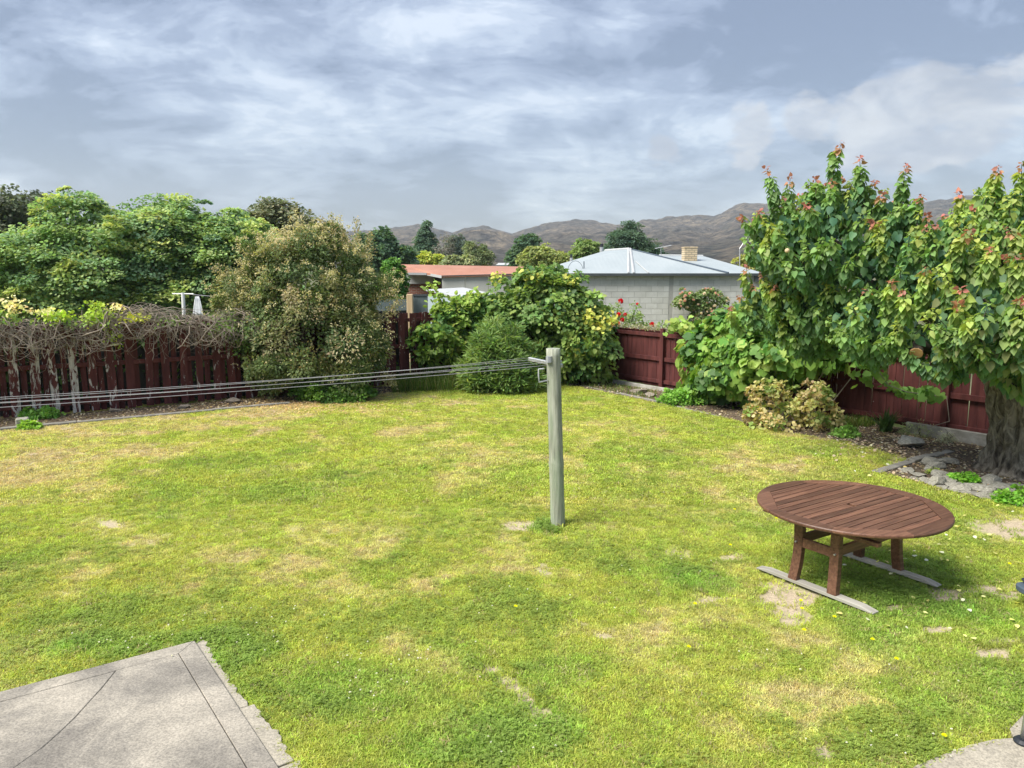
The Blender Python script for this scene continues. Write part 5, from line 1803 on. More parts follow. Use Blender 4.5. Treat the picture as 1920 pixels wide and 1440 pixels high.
# --- yellowing dry shrub, low greens
def small_bushes():
    rng = np.random.default_rng(81)
    b = G(1480, 806); b[1] += .35
    Y = b[1]
    el = [px_ell(1450, 770, Y, .5, .4, .36), px_ell(1520, 765, Y - .2, .48, .4, .38), px_ell(1480, 785, Y - .25, .62, .4, .26), px_ell(1440, 735, Y, .28, .3, .26), px_ell(1535, 738, Y - .2, .22, .25, .28), px_ell(1550, 785, Y - .3, .3, .3, .28)]
    cr = clump_crown(rng, el, 130, .10, 24, .068, [(.36, (.33, .285, .14)), (.30, (.28, .28, .11)), (.10, (.17, .13, .07)), (.24, (.15, .20, .06))], strag=.45, fill=.12, zmin=.03, shell=(.45, 1.3), droop=.3, jitter=.8)
    plant('dry_shrub', 'low yellowing half dried shrub in front of the bright green vine', 'shrub', b, cr, T_BROAD, 'leaf', rng, .025, bark='twig', fork=.15)
    for (px, py, w, h, lab, c, sz, seed) in ((1290, 752, .62, .30, 'low bright green ground plant by the low fence left of the vine', (.10, .20, .03), .05, 1), (1345, 745, .4, .35, 'dark green leafy plant at the left foot of the bright vine', (.08, .17, .03), .06, 2),
                                            (1590, 818, .22, .12, 'small rounded weed on the bed edge right of the dry shrub', (.13, .22, .05), .05, 3), (1735, 812, .36, .22, 'grey green bushy herb at the fence foot beside the white rock', (.16, .19, .10), .035, 4),
                                            (1780, 830, .16, .16, 'small silvery plant in front of the timber sleeper', (.24, .25, .19), .03, 5), (1820, 822, .14, .10, 'tiny silver tuft against the fence beside the tree trunk', (.24, .26, .21), .03, 6),
                                            (1812, 905, .20, .11, 'bright green leafy weed among the rockery stones', (.12, .25, .03), .045, 7), (1752, 888, .07, .07, 'small yellow green weed between the rockery stones', (.20, .27, .04), .03, 8),
                                            (62, 783, .35, .16, 'green weed patch growing at the foot of the left fence', (.10, .20, .04), .05, 9), (48, 802, .20, .10, 'tuft of bright grass beside the small stone block on the left strip', (.15, .25, .04), .05, 10),
                                            (1915, 945, .22, .14, 'green weed at the right end of the rockery', (.11, .22, .03), .05, 11), (1140, 712, .25, .16, 'small pale green weed at the corner end of the low fence', (.15, .24, .05), .05, 12)):
        rg = np.random.default_rng(800 + seed)
        b = G(px, py + 10 if h > .2 else py + 4); b[1] += w * .5
        el = [(b + np.array((0, 0, h * .45)), np.array((w, w * .7, h * .75))), (b + np.array((w * .4, .05, h * .3)), np.array((w * .6, w * .5, h * .5)))]
        cr = clump_crown(rg, el, int(18 + 90 * w), .09 if w > .2 else .05, 26, sz, [(.6, c), (.4, tuple(np.array(c) * 1.35))], fill=.3, zmin=.01, shell=(.5, 1.0), droop=0, up=.6)
        plant('leafy_plant', lab, 'plant', b, cr, T_BROAD if sz > .04 else T_LANCE, 'leaf', rg, .008, fork=.2)


small_bushes()

# --- roses over the fence
def roses():
    rng = np.random.default_rng(91)
    Y = 21.6
    b = np.array((P(1175, 620, Y)[0], Y, 0.0))
    el = [px_ell(1150, 590, Y, .25, .3, .32), px_ell(1185, 600, Y, .35, .3, .25), px_ell(1195, 585, Y, .15, .2, .32), px_ell(1225, 612, Y, .5, .3, .14), px_ell(1175, 640, Y, .8, .4, .4)]
    cr = clump_crown(rng, el, 120, .13, 16, .06, [(.5, (.10, .16, .05)), (.5, (.15, .21, .07))], fill=.15, jitter=.6, shell=(.4, 1.05), flat=.7)
    root = plant('red_rose_bush', 'rose bush with deep red blooms behind the low maroon fence', 'rose bush', b, cr, T_BROAD, 'leaf', rng, .03)
    def bloom(name, q, r, c, parent, me_cache={}):
        key = (round(r, 3), c)
        if key not in me_cache:
            rg = np.random.default_rng(int(r * 1e4)); n = 26
            th = np.arange(n) * 2.4; t = np.linspace(0, 1, n)
            d = np.stack([np.cos(th) * np.sqrt(t), np.sin(th) * np.sqrt(t), 1.1 - t], 1)
            me_cache[key] = leaf_mesh(name, unit(d) * r * .25, unit(d), unit(np.cross(d, np.array((-.4, .7, .5)))), r * .95, T_BROAD, vary(rg, np.repeat([c], n, 0), .2, .08)); me_cache[key].materials.append(M['leaf'])
        o = bpy.data.objects.new(name, me_cache[key]); C.objects.link(o); o.parent = parent
        o.matrix_parent_inverse = parent_world(parent).inverted(); o.location = q; o.rotation_euler = (R(60), 0, rng.uniform(-1, 1))
    for (px, py, r) in ((1163, 565, .075), (1160, 590, .06), (1166, 600, .065), (1157, 608, .085), (1148, 610, .05), (1222, 609, .075), (1172, 590, .05), (1195, 570, .035), (1130, 560, .03)):
        bloom('bloom', P(px, py, Y - .35), r * 1.05, (.42, .012, .022), root)
    mb = MB()
    for (px, py) in ((1163, 566), (1160, 590), (1195, 571), (1130, 561), (1222, 611), (1190, 580)):
        q = P(px, py, Y - .33); mb.tube([np.array((q[0] * .6 + b[0] * .4, Y, .4)), (q + np.array((b[0], Y, 1.0))) / 2, q], [.01, .007, .004], 4, False)
    o = mb.build('stems', M['leaf'] if False else M['bark_dark'], root, world=True); o['kind'] = 'stuff'
    # pink climbing rose on the block wall
    rng = np.random.default_rng(92)
    Y = 26.4; b = np.array((P(1305, 620, Y)[0], Y, 0.0))
    el = [px_ell(1290, 562, Y, .45, .3, .28), px_ell(1330, 560, Y, .6, .3, .36), px_ell(1275, 565, Y, .28, .25, .12), px_ell(1315, 590, Y, .35, .25, .4), px_ell(1330, 600, Y, .4, .25, .25), px_ell(1300, 625, Y, .6, .3, .4)]
    cr = clump_crown(rng, el, 170, .14, 26, .075, [(.5, (.075, .115, .04)), (.5, (.12, .16, .06))], fill=.25, jitter=.6, shell=(.5, 1.05))
    root2 = plant('pink_rose_bush', 'pink flowering climbing rose against the grey block wall', 'rose bush', b, cr, T_BROAD, 'leaf', rng, .035)
    for i in range(120):
        k = rng.integers(0, len(cr[5])); q = cr[5][k] + np.array((rng.normal(0, .09), -.12, rng.normal(.04, .09)))
        if q[2] < .9: continue
        bloom('bloom', q, float(rng.choice([.04, .052])), ((.55, .30, .27), (.60, .42, .36))[i % 2], root2)
    # creeper along the top of the low fence
    rng = np.random.default_rng(93)
    n = 1500
    s = rng.uniform(2.2, 6.6, n); q = np.stack([RF(a, o, z) for a, o, z in zip(s, rng.normal(-.06, .09, n), 1.44 + np.abs(rng.normal(0, .055, n)))])
    root3 = empty('creeper', RF(4.2, -.1, 0), 'thin grey green creeper lying along the top of the low fence', 'creeper')
    o = link('foliage', leaf_mesh('foliage', q, unit(rng.normal(0, 1, (n, 3))), rdir(rng, n), rng.uniform(.03, .06, n), T_DIAMOND, vary(rng, pick(rng, n, [(.5, (.20, .21, .12)), (.3, (.13, .17, .06)), (.2, (.30, .27, .19))]))), M['leaf'], root3, world=True); o['kind'] = 'stuff'
    mb = MB()
    for i in range(40):
        a = rng.uniform(2.2, 6.0); pts = [RF(a + .15 * j, rng.normal(-.05, .05), 1.45 + abs(rng.normal(0, .03))) for j in range(5)]
        mb.tube(pts, .005, 4, False)
    mb.tube([RF(4.2, -.1, 0), RF(4.2, -.1, 1.45)], .012, 5)
    o = mb.build('stems', M['twig'], root3, world=True); o['kind'] = 'stuff'


roses()

# ------------------------------------------------------------------ trees beyond the fences
def far_tree(name, label, px, top, bot_ell, Y, ells, pal, n, cr, per, size, seed, tmpl=T_BROAD, r0=.15, flat=.35, droop=.3, up=.6, fill=.4, mat='leaf', group=None, fillsize=1.3, jitter=.4, shell=(.8, 1.04), strag=.1):
    rng = np.random.default_rng(seed)
    base = np.array((P(px, 600, Y)[0], Y, 0.0))
    el = [px_ell(*e) for e in ells]
    crn = clump_crown(rng, el, n, cr, per, size, pal, flat=flat, droop=droop, up=up, fill=fill, fillsize=fillsize, jitter=jitter, shell=shell, strag=strag)
    return plant(name, label, 'tree', base, crn, tmpl, mat, rng, r0, group=group, fork=.35)


LG, MG, DG, YG = (.180, .250, .100), (.132, .205, .095), (.090, .150, .083), (.235, .28, .098)
palA = [(.3, LG), (.32, MG), (.2, DG), (.18, YG)]
far_tree('leafy_tree', 'broad bright green layered tree behind the left fence, nearest the left edge', 130, 0, 0, 25.5,
         [(150, 420, 25.5, 1.15, 1.3, .95), (60, 480, 25.3, 1.3, 1.4, 1.0), (180, 490, 25, 1.5, 1.4, 1.2), (120, 540, 25, 1.7, 1.4, .9), (20, 550, 25.4, .9, 1.2, .8), (215, 440, 25.6, .8, 1, .8)], palA, 330, .50, 120, .105, 101, flat=.26, up=.75, shell=(.72, 1.08), fill=.2, strag=.06)
far_tree('leafy_tree', 'tall mid green layered tree in the middle of the group behind the left fence', 330, 0, 0, 26.5,
         [(330, 425, 26.5, 1.15, 1.3, 1.0), (300, 490, 26, 1.4, 1.4, 1.2), (375, 470, 26.3, 1.1, 1.3, 1.2), (320, 550, 26, 1.7, 1.4, .9), (270, 430, 26.8, .7, .9, .8)], [(.25, LG), (.36, MG), (.25, DG), (.14, YG)], 310, .50, 120, .105, 102, flat=.26, up=.75, shell=(.72, 1.08), fill=.2, strag=.06)
far_tree('leafy_tree', 'bright green tree between the tall layered tree and the beige flowering shrub', 440, 0, 0, 27.5,
         [(445, 440, 27.5, .95, 1.2, 1.0), (415, 500, 26.0, .85, 1.0, 1.2), (470, 480, 27, .9, 1.2, 1.2), (430, 560, 26.5, 1.2, 1.2, .8)], [(.35, LG), (.3, MG), (.15, DG), (.2, YG)], 210, .45, 120, .105, 103, flat=.26, up=.75, shell=(.72, 1.08), fill=.2, strag=.06)
far_tree('grey_tree', 'dark grey green tree at the left edge behind the bright layered trees', 30, 0, 0, 34,
         [(30, 400, 34, 1.5, 1.5, 1.0), (-30, 430, 34, 1.8, 1.5, 1.6), (20, 500, 33, 1.8, 1.5, 2.0)], [(.5, (.06, .075, .05)), (.5, (.09, .11, .07))], 260, .45, 46, .15, 104, flat=.6)
far_tree('grey_tree', 'olive grey tree rising behind the beige flowering shrub', 520, 0, 0, 36,
         [(520, 420, 36, 1.5, 1.5, 1.1), (560, 450, 36, 1.2, 1.3, 1.2), (500, 480, 36, 1.8, 1.5, 1.8)], [(.5, (.085, .10, .06)), (.5, (.12, .13, .075))], 260, .42, 46, .14, 105, flat=.6, shell=(.75, 1.1))
DKB = [(.5, (.045, .085, .05)), (.5, (.065, .11, .058))]
far_tree('dark_tree', 'dark blue green rounded tree just right of the beige flowering shrub', 715, 0, 0, 60, [(712, 462, 60, 1.6, 1.5, 1.2), (700, 480, 60, 2.0, 1.8, 1.5), (755, 482, 60, 1.0, 1, .7)], DKB, 190, .5, 40, .24, 106)
far_tree('hedge_conifer', 'dense bright green conifer clump beside the red brick gable', 742, 0, 0, 33, [(742, 525, 33, .48, .5, .70), (735, 545, 33, .6, .6, .8), (735, 500, 33, .35, .4, .4)], [(.5, (.055, .13, .03)), (.5, (.085, .17, .035))], 200, .16, 44, .08, 107, r0=.06)
# row behind the red roof
far_tree('conifer_tree', 'tall narrow dark conifer rising above the red roof', 800, 0, 0, 95, [(800, 475, 95, 1.7, 1.5, 2.0), (799, 452, 95, 1.15, 1.1, 1.6), (799, 434, 95, .65, .6, 1.2), (799, 423, 95, .3, .3, .7)], [(.5, (.045, .085, .055)), (.5, (.07, .115, .07))], 260, .38, 40, .24, 108, tmpl=T_DIAMOND, droop=.5)
far_tree('bare_tree', 'thin grey half bare tree right of the tall conifer', 835, 0, 0, 90, [(833, 470, 90, 1.2, 1.1, 1.6), (838, 455, 90, .8, .8, 1.1)], [(1, (.13, .125, .115))], 90, .4, 14, .16, 109, tmpl=T_DIAMOND, fill=.05, shell=(.4, 1.05), r0=.22)
far_tree('grey_tree', 'dark grey tree with upright branches above the middle of the red roof', 860, 0, 0, 92, [(858, 468, 92, 1.4, 1.3, 1.6), (852, 455, 92, .9, .9, 1.0)], [(.6, (.06, .085, .075)), (.4, (.09, .12, .09))], 150, .42, 34, .24, 110, tmpl=T_DIAMOND, shell=(.6, 1.08))
far_tree('grey_tree', 'olive spiky tree above the red roof, right of the dark grey one', 900, 0, 0, 88, [(900, 482, 88, 1.4, 1.2, 1.0), (882, 468, 88, .7, .7, 1.0), (905, 470, 88, .5, .5, .7)], [(.5, (.10, .135, .065)), (.5, (.14, .165, .08))], 150, .4, 34, .22, 111, tmpl=T_DIAMOND, shell=(.6, 1.1))
far_tree('yellow_bush', 'yellow green rounded bush above the left end of the red roof', 805, 0, 0, 70, [(800, 488, 70, 1.0, 1.0, .8), (818, 490, 70, .9, .9, .6), (790, 482, 70, .4, .5, .5)], [(.5, (.20, .24, .045)), (.5, (.26, .28, .06))], 120, .3, 34, .18, 112, r0=.08)
far_tree('grey_bush', 'grey green hedge bush above the centre of the red roof', 850, 0, 0, 68, [(850, 490, 68, 1.1, .9, .5), (878, 490, 68, .8, .8, .5)], [(.5, (.12, .15, .075)), (.5, (.17, .19, .10))], 110, .28, 34, .17, 113, r0=.08)
far_tree('dark_tree', 'dark green leaning tree left of the block house roof', 985, 0, 0, 80, [(988, 455, 80, 1.0, 1.0, .8), (975, 478, 80, 1.2, 1.0, 1.0), (968, 490, 80, .8, .8, .8)], DKB, 170, .4, 38, .24, 114)
far_tree('olive_tree', 'rounded olive green tree directly behind the left end of the pale blue roof', 1025, 0, 0, 55, [(1012, 480, 55, 1.1, 1.0, .75), (1045, 488, 55, 1.0, 1.0, .6), (990, 492, 55, .7, .8, .6)], [(.5, (.14, .17, .06)), (.5, (.19, .22, .075))], 190, .3, 40, .15, 115)
far_tree('olive_tree', 'mid green rounded tree behind the steel flue of the pale blue roof', 1100, 0, 0, 62, [(1100, 468, 62, 1.0, 1.0, .75), (1085, 480, 62, .8, .8, .6)], [(.5, (.10, .155, .05)), (.5, (.13, .18, .06))], 140, .32, 40, .16, 116)
far_tree('cedar_tree', 'broad dark cedar behind the peak of the pale blue roof', 1180, 0, 0, 75, [(1182, 428, 75, .8, .8, .7), (1175, 445, 75, 1.7, 1.5, .8), (1185, 462, 75, 2.3, 1.8, .8), (1210, 475, 75, 2.2, 1.6, .7), (1160, 470, 75, 1.9, 1.5, .7)], [(.5, (.04, .075, .05)), (.5, (.058, .098, .06))], 280, .5, 40, .22, 117, tmpl=T_DIAMOND, flat=.2)
far_tree('olive_tree', 'yellow olive tree behind the right end of the pale blue roof', 1440, 0, 0, 48, [(1425, 492, 48, 1.0, 1, .7), (1455, 488, 48, 1.0, 1, .9), (1400, 490, 48, .6, .6, .5), (1475, 510, 46, 1.0, .9, 1.0)], [(.4, (.20, .22, .06)), (.4, (.24, .22, .09)), (.2, (.14, .17, .05))], 180, .3, 40, .13, 118)
far_tree('dark_tree', 'dark green tree behind the crown of the fruit tree at the right', 1850, 0, 0, 30, [(1850, 450, 30, 1.0, 1.2, 1.1), (1870, 500, 30, 1.6, 1.4, 1.4), (1780, 520, 30, 1.4, 1.2, 1.0)], [(.5, (.05, .11, .03)), (.5, (.08, .15, .035))], 220, .34, 44, .13, 119)
# hedge line that closes the view between the trunks, left neighbour
rngh = np.random.default_rng(120)
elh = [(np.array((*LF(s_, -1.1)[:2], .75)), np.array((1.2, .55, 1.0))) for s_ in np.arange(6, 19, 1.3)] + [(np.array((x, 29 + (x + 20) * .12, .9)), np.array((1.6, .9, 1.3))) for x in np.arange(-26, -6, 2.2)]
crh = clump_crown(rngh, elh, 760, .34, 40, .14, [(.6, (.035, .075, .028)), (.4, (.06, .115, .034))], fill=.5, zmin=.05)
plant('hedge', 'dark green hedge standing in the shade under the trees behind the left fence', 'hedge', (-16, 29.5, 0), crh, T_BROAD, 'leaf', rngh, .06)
# a pale neighbouring wall glimpsed between the left trees
o = MB().box((P(200, 545, 31)[0], 31, -.1), (P(245, 545, 31)[0], 31.3, P(210, 524, 31)[2])).build('garden_wall', M['panel_wall'])
tag(o, 'scrap of pale wall glimpsed between the trees behind the left fence', 'wall')
# tiny far house at the hill foot
Yh = 330.0
rt = empty('far_house', (*P(945, 500, Yh)[:2], 0), 'tiny pale house at the foot of the brown hills left of the dark leaning tree', 'house')
MB().box((P(932, 500, Yh)[0], Yh, -.1), (P(958, 500, Yh)[0], Yh + 6, P(940, 497, Yh)[2])).build('wall', M['fascia'], rt, world=True)
ax0, ax1 = P(930, 497, Yh)[0], P(960, 497, Yh)[0]; zr = P(940, 497, Yh)[2] + .02
mbh = MB(); mbh.add([(ax0, Yh - .5, zr), (ax1, Yh - .5, zr), (ax1, Yh + 6.5, zr), (ax0, Yh + 6.5, zr), (ax0 + 1, Yh + 3, zr + .9), (ax1 - 1, Yh + 3, zr + .9)], [(0, 1, 5, 4), (2, 3, 4, 5), (1, 2, 5), (3, 0, 4), (0, 3, 2, 1)])
mbh.build('roof', M['fascia'], rt, world=True)

# ------------------------------------------------------------------ lawn grass
def tuft_mesh(name, rng, n, rad, h, w, flat):
    V, F = [], []
    for i in range(n):
        a = rng.uniform(0, 6.283); r = rad * math.sqrt(rng.uniform()); b = np.array((r * math.cos(a), r * math.sin(a), -.004))
        az = rng.uniform(0, 6.283); l = h * rng.uniform(.55, 1.25); ln = rng.uniform(.15, 1.0) * flat
        d = np.array((math.cos(az), math.sin(az), 0)); s = np.array((-d[1], d[0], 0)) * w * rng.uniform(.7, 1.3) * .5
        m = b + d * l * ln * .45 + np.array((0, 0, l * .62)); e = b + d * l * ln * 1.15 + np.array((0, 0, l * (1.0 - .35 * ln)))
        k = len(V)
        V += [b - s, b + s, m + s, m - s, e]; F += [(k, k + 1, k + 2), (k, k + 2, k + 3), (k + 3, k + 2, k + 4)]
    me = np_mesh(name, np.array(V), np.array(F)); me.materials.append(M['grass'])
    return me


def clover_mesh(name, rng, n, rad, h, r):
    V, F = [], []
    for i in range(n):
        a = rng.uniform(0, 6.283); q = rad * math.sqrt(rng.uniform()); c = np.array((q * math.cos(a), q * math.sin(a), h * rng.uniform(.5, 1.2)))
        a0 = rng.uniform(0, 6.283); tilt = rng.normal(0, .25, 2)
        for j in range(3):
            th = a0 + j * 2.094
            d = np.array((math.cos(th), math.sin(th), tilt[0] * math.cos(th) + tilt[1] * math.sin(th) + .15)); s = np.array((-math.sin(th), math.cos(th), 0))
            k = len(V)
            V += [c, c + d * r * .6 + s * r * .5, c + d * r * 1.05 + s * r * .2, c + d * r * 1.05 - s * r * .2, c + d * r * .6 - s * r * .5]
            F += [(k, k + 1, k + 2), (k, k + 2, k + 3), (k, k + 3, k + 4)]
    me = np_mesh(name, np.array(V), np.array(F)); me.materials.append(M['grass'])
    return me


def lawn_grass():
    rng = np.random.default_rng(7)
    protos = bpy.data.collections.new('grass_tufts')
    specs = [('a_tuft', 0)] * 4 + [('b_tuft_far', 1)] * 4 + [('c_clover', 2)] * 3
    ms = []
    for i, (nm, k) in enumerate(specs):
        if k == 0: me = tuft_mesh('grass_tuft', rng, 24, .046, .027, .0042, 1.15)
        elif k == 1: me = tuft_mesh('grass_tuft', rng, 24, .088, .032, .0085, 1.15)
        else: me = clover_mesh('clover_tuft', rng, 12, .05, .024, .0085)
        o = bpy.data.objects.new('%02d_%s' % (i, nm), me); protos.objects.link(o)
    xs, ys = [], []
    for (y0, y1, dens) in ((2.6, 5.5, 1500), (5.5, 8, 1150), (8, 11, 620), (11, 15, 360), (15, 22.5, 260)):
        hw0, hw1 = .80 * y1 + .6, 0
        n = int((y1 - y0) * 2 * hw0 * dens)
        x = rng.uniform(-hw0, hw0, n); y = rng.uniform(y0, y1, n)
        k = np.abs(x) < .80 * y + .6
        xs.append(x[k]); ys.append(y[k])
    x, y = np.concatenate(xs), np.concatenate(ys)
    wob = (fbm(x, y, 6, 3, 91) - .5) * .09
    wx, wy = x + wob, y + (fbm(x, y, 6, 3, 92) - .5) * .09
    P2 = np.stack([x, y], 1)
    ok = ~(inpoly(wx, wy, bed_left) | inpoly(wx, wy, bed_right) | inpoly(x + wob * .25, y, slab_poly) | inpoly(x + wob * .4, y, pad_poly))
    sl = np.array([sA + e2 * 4.5, sA - e2 * .02, sA - e1 * .07 - e2 * .0, sA - e1 * .10 + e2 * 4.5])
    ok &= ~inpoly(x + wob * .3, y, [tuple(q) for q in sl])
    ok &= ((P2 - CORNER) @ LFN > .05) & ((P2 - CORNER) @ RFN > .05)
    # keep the blades out of the post and the runners
    ok &= np.hypot(x - pb[0], y - pb[1]) > .085
    ca, sa = math.cos(R(33.5)), math.sin(R(33.5)); lx_ = (x - 3.245) * ca + (y - 7.10) * sa; ly_ = -(x - 3.245) * sa + (y - 7.10) * ca
    ok &= ~((np.abs(np.abs(lx_) - .518) < .062) & (np.abs(ly_) < .62))
    x, y = x[ok], y[ok]
    col, dry, bare, lush = lawn_colour(x, y)
    keep = rng.uniform(0, 1, len(x)) > np.clip(bare * 1.05, 0, .93)
    x, y, col, dry, lush, bare = x[keep], y[keep], col[keep], dry[keep], lush[keep], bare[keep]
    n = len(x)
    # tuft-to-tuft variation: straw, dark and fresh blades mixed everywhere
    c = col * 1.2
    pick_ = rng.uniform(0, 1, n)
    straw = pick_ < (.05 + .22 * dry); c[straw] = np.array((.48, .43, .22)) * rng.uniform(.7, 1.1, (straw.sum(), 1))
    fresh = pick_ > .86 - .1 * lush; c[fresh] = c[fresh] * np.array((1.05, 1.22, 1.0))
    c = np.clip(c * (1 + rng.uniform(-.38, .38, (n, 1))) * (1 + rng.uniform(-.07, .07, (n, 3))), .004, .8)
    far = y > 9.5
    idx = np.where(far, rng.integers(4, 8, n), rng.integers(0, 4, n))
    clov = (rng.uniform(0, 1, n) < np.clip((fbm(x, y, 1.3, 5, 66) - .50 + .10 * lush) * 2.0, 0, .38)) & (y < 13) & (dry < .5)
    idx = np.where(clov, rng.integers(8, 11, n), idx)
    c[clov] = (np.array((.17, .27, .055)) * .6 + col[clov] * .45) * rng.uniform(.75, 1.4, (clov.sum(), 1))
    scl = rng.uniform(.75, 1.25, n) * (1 - .25 * dry) * (1 + .35 * lush)
    near_post = np.exp(-((x - pb[0]) ** 2 + (y - pb[1]) ** 2) / .03)
    scl *= 1 + 1.6 * near_post
    me = bpy.data.meshes.new('lawn_grass')
    me.vertices.add(n)
    me.vertices.foreach_set('co', np.stack([x, y, zlawn(x, y)], 1).astype(np.float32).ravel())
    a = me.attributes.new('tint', 'FLOAT_COLOR', 'POINT'); c4 = np.ones((n, 4), np.float32); c4[:, :3] = c; a.data.foreach_set('color', c4.ravel())
    a = me.attributes.new('rot', 'FLOAT_VECTOR', 'POINT'); rv = np.stack([rng.normal(0, .12, n), rng.normal(0, .12, n), rng.uniform(0, 6.283, n)], 1).astype(np.float32); a.data.foreach_set('vector', rv.ravel())
    a = me.attributes.new('scl', 'FLOAT', 'POINT'); a.data.foreach_set('value', scl.astype(np.float32))
    a = me.attributes.new('kind_id', 'INT', 'POINT'); a.data.foreach_set('value', idx.astype(np.int32))
    o = link('lawn_grass', me)
    tag(o, 'mown patchy green and straw coloured lawn grass', 'grass', kind='stuff')
    ng = bpy.data.node_groups.new('grass_on_points', 'GeometryNodeTree')
    ng.interface.new_socket('Geometry', in_out='INPUT', socket_type='NodeSocketGeometry')
    ng.interface.new_socket('Geometry', in_out='OUTPUT', socket_type='NodeSocketGeometry')
    gi, go = ng.nodes.new('NodeGroupInput'), ng.nodes.new('NodeGroupOutput')
    ci = ng.nodes.new('GeometryNodeCollectionInfo'); ci.inputs['Collection'].default_value = protos; ci.inputs['Separate Children'].default_value = True; ci.inputs['Reset Children'].default_value = True
    iop = ng.nodes.new('GeometryNodeInstanceOnPoints'); iop.inputs['Pick Instance'].default_value = True
    def attr(nm, t):
        q = ng.nodes.new('GeometryNodeInputNamedAttribute'); q.data_type = t; q.inputs[0].default_value = nm; return q.outputs[0]
    e2r = ng.nodes.new('FunctionNodeEulerToRotation')
    L = ng.links.new
    L(gi.outputs[0], iop.inputs['Points']); L(ci.outputs[0], iop.inputs['Instance'])
    L(attr('kind_id', 'INT'), iop.inputs['Instance Index']); L(attr('rot', 'FLOAT_VECTOR'), e2r.inputs[0]); L(e2r.outputs[0], iop.inputs['Rotation'])
    L(attr('scl', 'FLOAT'), iop.inputs['Scale']); L(iop.outputs[0], go.inputs[0])
    md = o.modifiers.new('grass', 'NODES'); md.node_group = ng
    print('grass tufts', n)


lawn_grass()

# ------------------------------------------------------------------ small things on the lawn and in the beds
def rock_mesh(name, rng, sub=3, rough=.16, flat=(1, 1, .5), cuts=14):
    bm = bmesh.new(); bmesh.ops.create_icosphere(bm, subdivisions=sub, radius=1.0)
    v = np.array([q.co[:] for q in bm.verts])
    d = rdir(rng, cuts)
    for k in range(cuts):          # slice facets off
        h = rng.uniform(.45, .8); s = v @ d[k]
        v -= np.outer(np.maximum(s - h, 0), d[k])
    v += unit(v) * ((fbm(v[:, 0] * 2 + v[:, 2], v[:, 1] * 2 - v[:, 2], 1.5, 3, int(rng.integers(99))) - .5) * rough)[:, None]
    v *= np.array(flat)
    v /= np.abs(v).max()
    for q, c in zip(bm.verts, v): q.co = c
    me = bpy.data.meshes.new(name); bm.to_mesh(me); bm.free()
    return me


rr = np.random.default_rng(15)
rocks = [rock_mesh('rock', rr, flat=(1, .7, f)) for f in (.30, .36, .44, .50, .28, .40)]
for k, me in enumerate(rocks): me.materials.append(M['stone'])
warm = [rock_mesh('rock', rr, flat=(1, .7, .42)) for _ in range(3)]
for me in warm: me.materials.append(M['stone_warm'])


def put_rock(px, py, size, label, group=None, me=None, rz=None, dz=.0, name='rock'):
    q = G(px, py)
    o = bpy.data.objects.new(name, me or rocks[int(rr.integers(6))]); C.objects.link(o)
    o.scale = (size,) * 3; o.rotation_euler = (rr.normal(0, .12), rr.normal(0, .12), rr.uniform(0, 6.28) if rz is None else rz)
    o.location = (q[0], q[1], size * .16 + dz)
    tag(o, label, 'rock', group)
    return o


for (px, py, s) in ((1750, 880, .24), (1722, 893, .17), (1735, 903, .16), (1765, 895, .22), (1775, 905, .17), (1755, 910, .17), (1790, 915, .15), (1800, 922, .2), (1838, 921, .24), (1855, 908, .2), (1880, 918, .26), (1892, 932, .2), (1905, 925, .2), (1870, 935, .16), (1778, 870, .22), (1740, 872, .16),
                    (1700, 886, .16), (1820, 927, .13), (1845, 935, .12), (1910, 940, .14), (1715, 900, .10), (1790, 893, .12), (1770, 917, .10), (1862, 925, .12), (1900, 912, .15)):
    put_rock(px, py, s, 'flat grey schist stone in the rockery at the foot of the fruit tree', 'rockery stones')
put_rock(1712, 838, .36, 'pale leaning boulder on the bed in front of the timber sleeper', rz=.9, dz=.05)
put_rock(1200, 738, .26, 'grey brown rock in the bed beside the low fence edging', me=warm[0])
put_rock(1218, 744, .18, 'smaller brown rock lying against the larger one by the low fence', me=warm[1])
put_rock(222, 772, .17, 'brown stone at the left fence foot, leftmost of the three', me=warm[2])
put_rock(345, 766, .18, 'flat brown stone at the left fence foot, middle of the three', me=warm[0])
put_rock(437, 755, .19, 'grey stone at the left fence foot nearest the huge shrub', me=warm[1])
q = G(43, 800)
o = MB().box((-.11, -.1, -.08), (.11, .1, .17)).build('stone_block', M['stone'], bevel=.02, loc=(q[0], q[1], 0), rot=(0, 0, .5))
tag(o, 'small squared concrete block beside the left mowing strip', 'block')

# litter: bark, dead leaves and pale stones on the beds; fallen leaves on the lawn by the tree
def litter(name, label, polys, n, cols, smin, smax, seed, region=None, z=.012, tmpl=T_BROAD, cat='litter'):
    rng = np.random.default_rng(seed)
    if region is None:
        xs = np.concatenate([[q[0] for q in p] for p in polys]); ys = np.concatenate([[q[1] for q in p] for p in polys])
        x = rng.uniform(max(xs.min(), -13), min(xs.max(), 12), n * 8); y = rng.uniform(max(ys.min(), 4), min(ys.max(), 22), n * 8)
        m = np.zeros(len(x), bool)
        for p in polys: m |= inpoly(x, y, p)
        x, y = x[m][:n], y[m][:n]
    else:
        x, y = region(rng, n)
    n = len(x)
    p = np.stack([x, y, zlawn(x, y) + z + rng.uniform(0, .012, n)], 1)
    d = rdir(rng, n); d[:, 2] *= .25
    nn_ = unit(np.stack([rng.normal(0, .3, n), rng.normal(0, .3, n), np.ones(n)], 1))
    o = link(name, leaf_mesh(name, p, d, nn_, rng.uniform(smin, smax, n), tmpl, vary(rng, pick(rng, n, cols), .3, .08)), M['leaf'])
    tag(o, label, cat, kind='stuff')


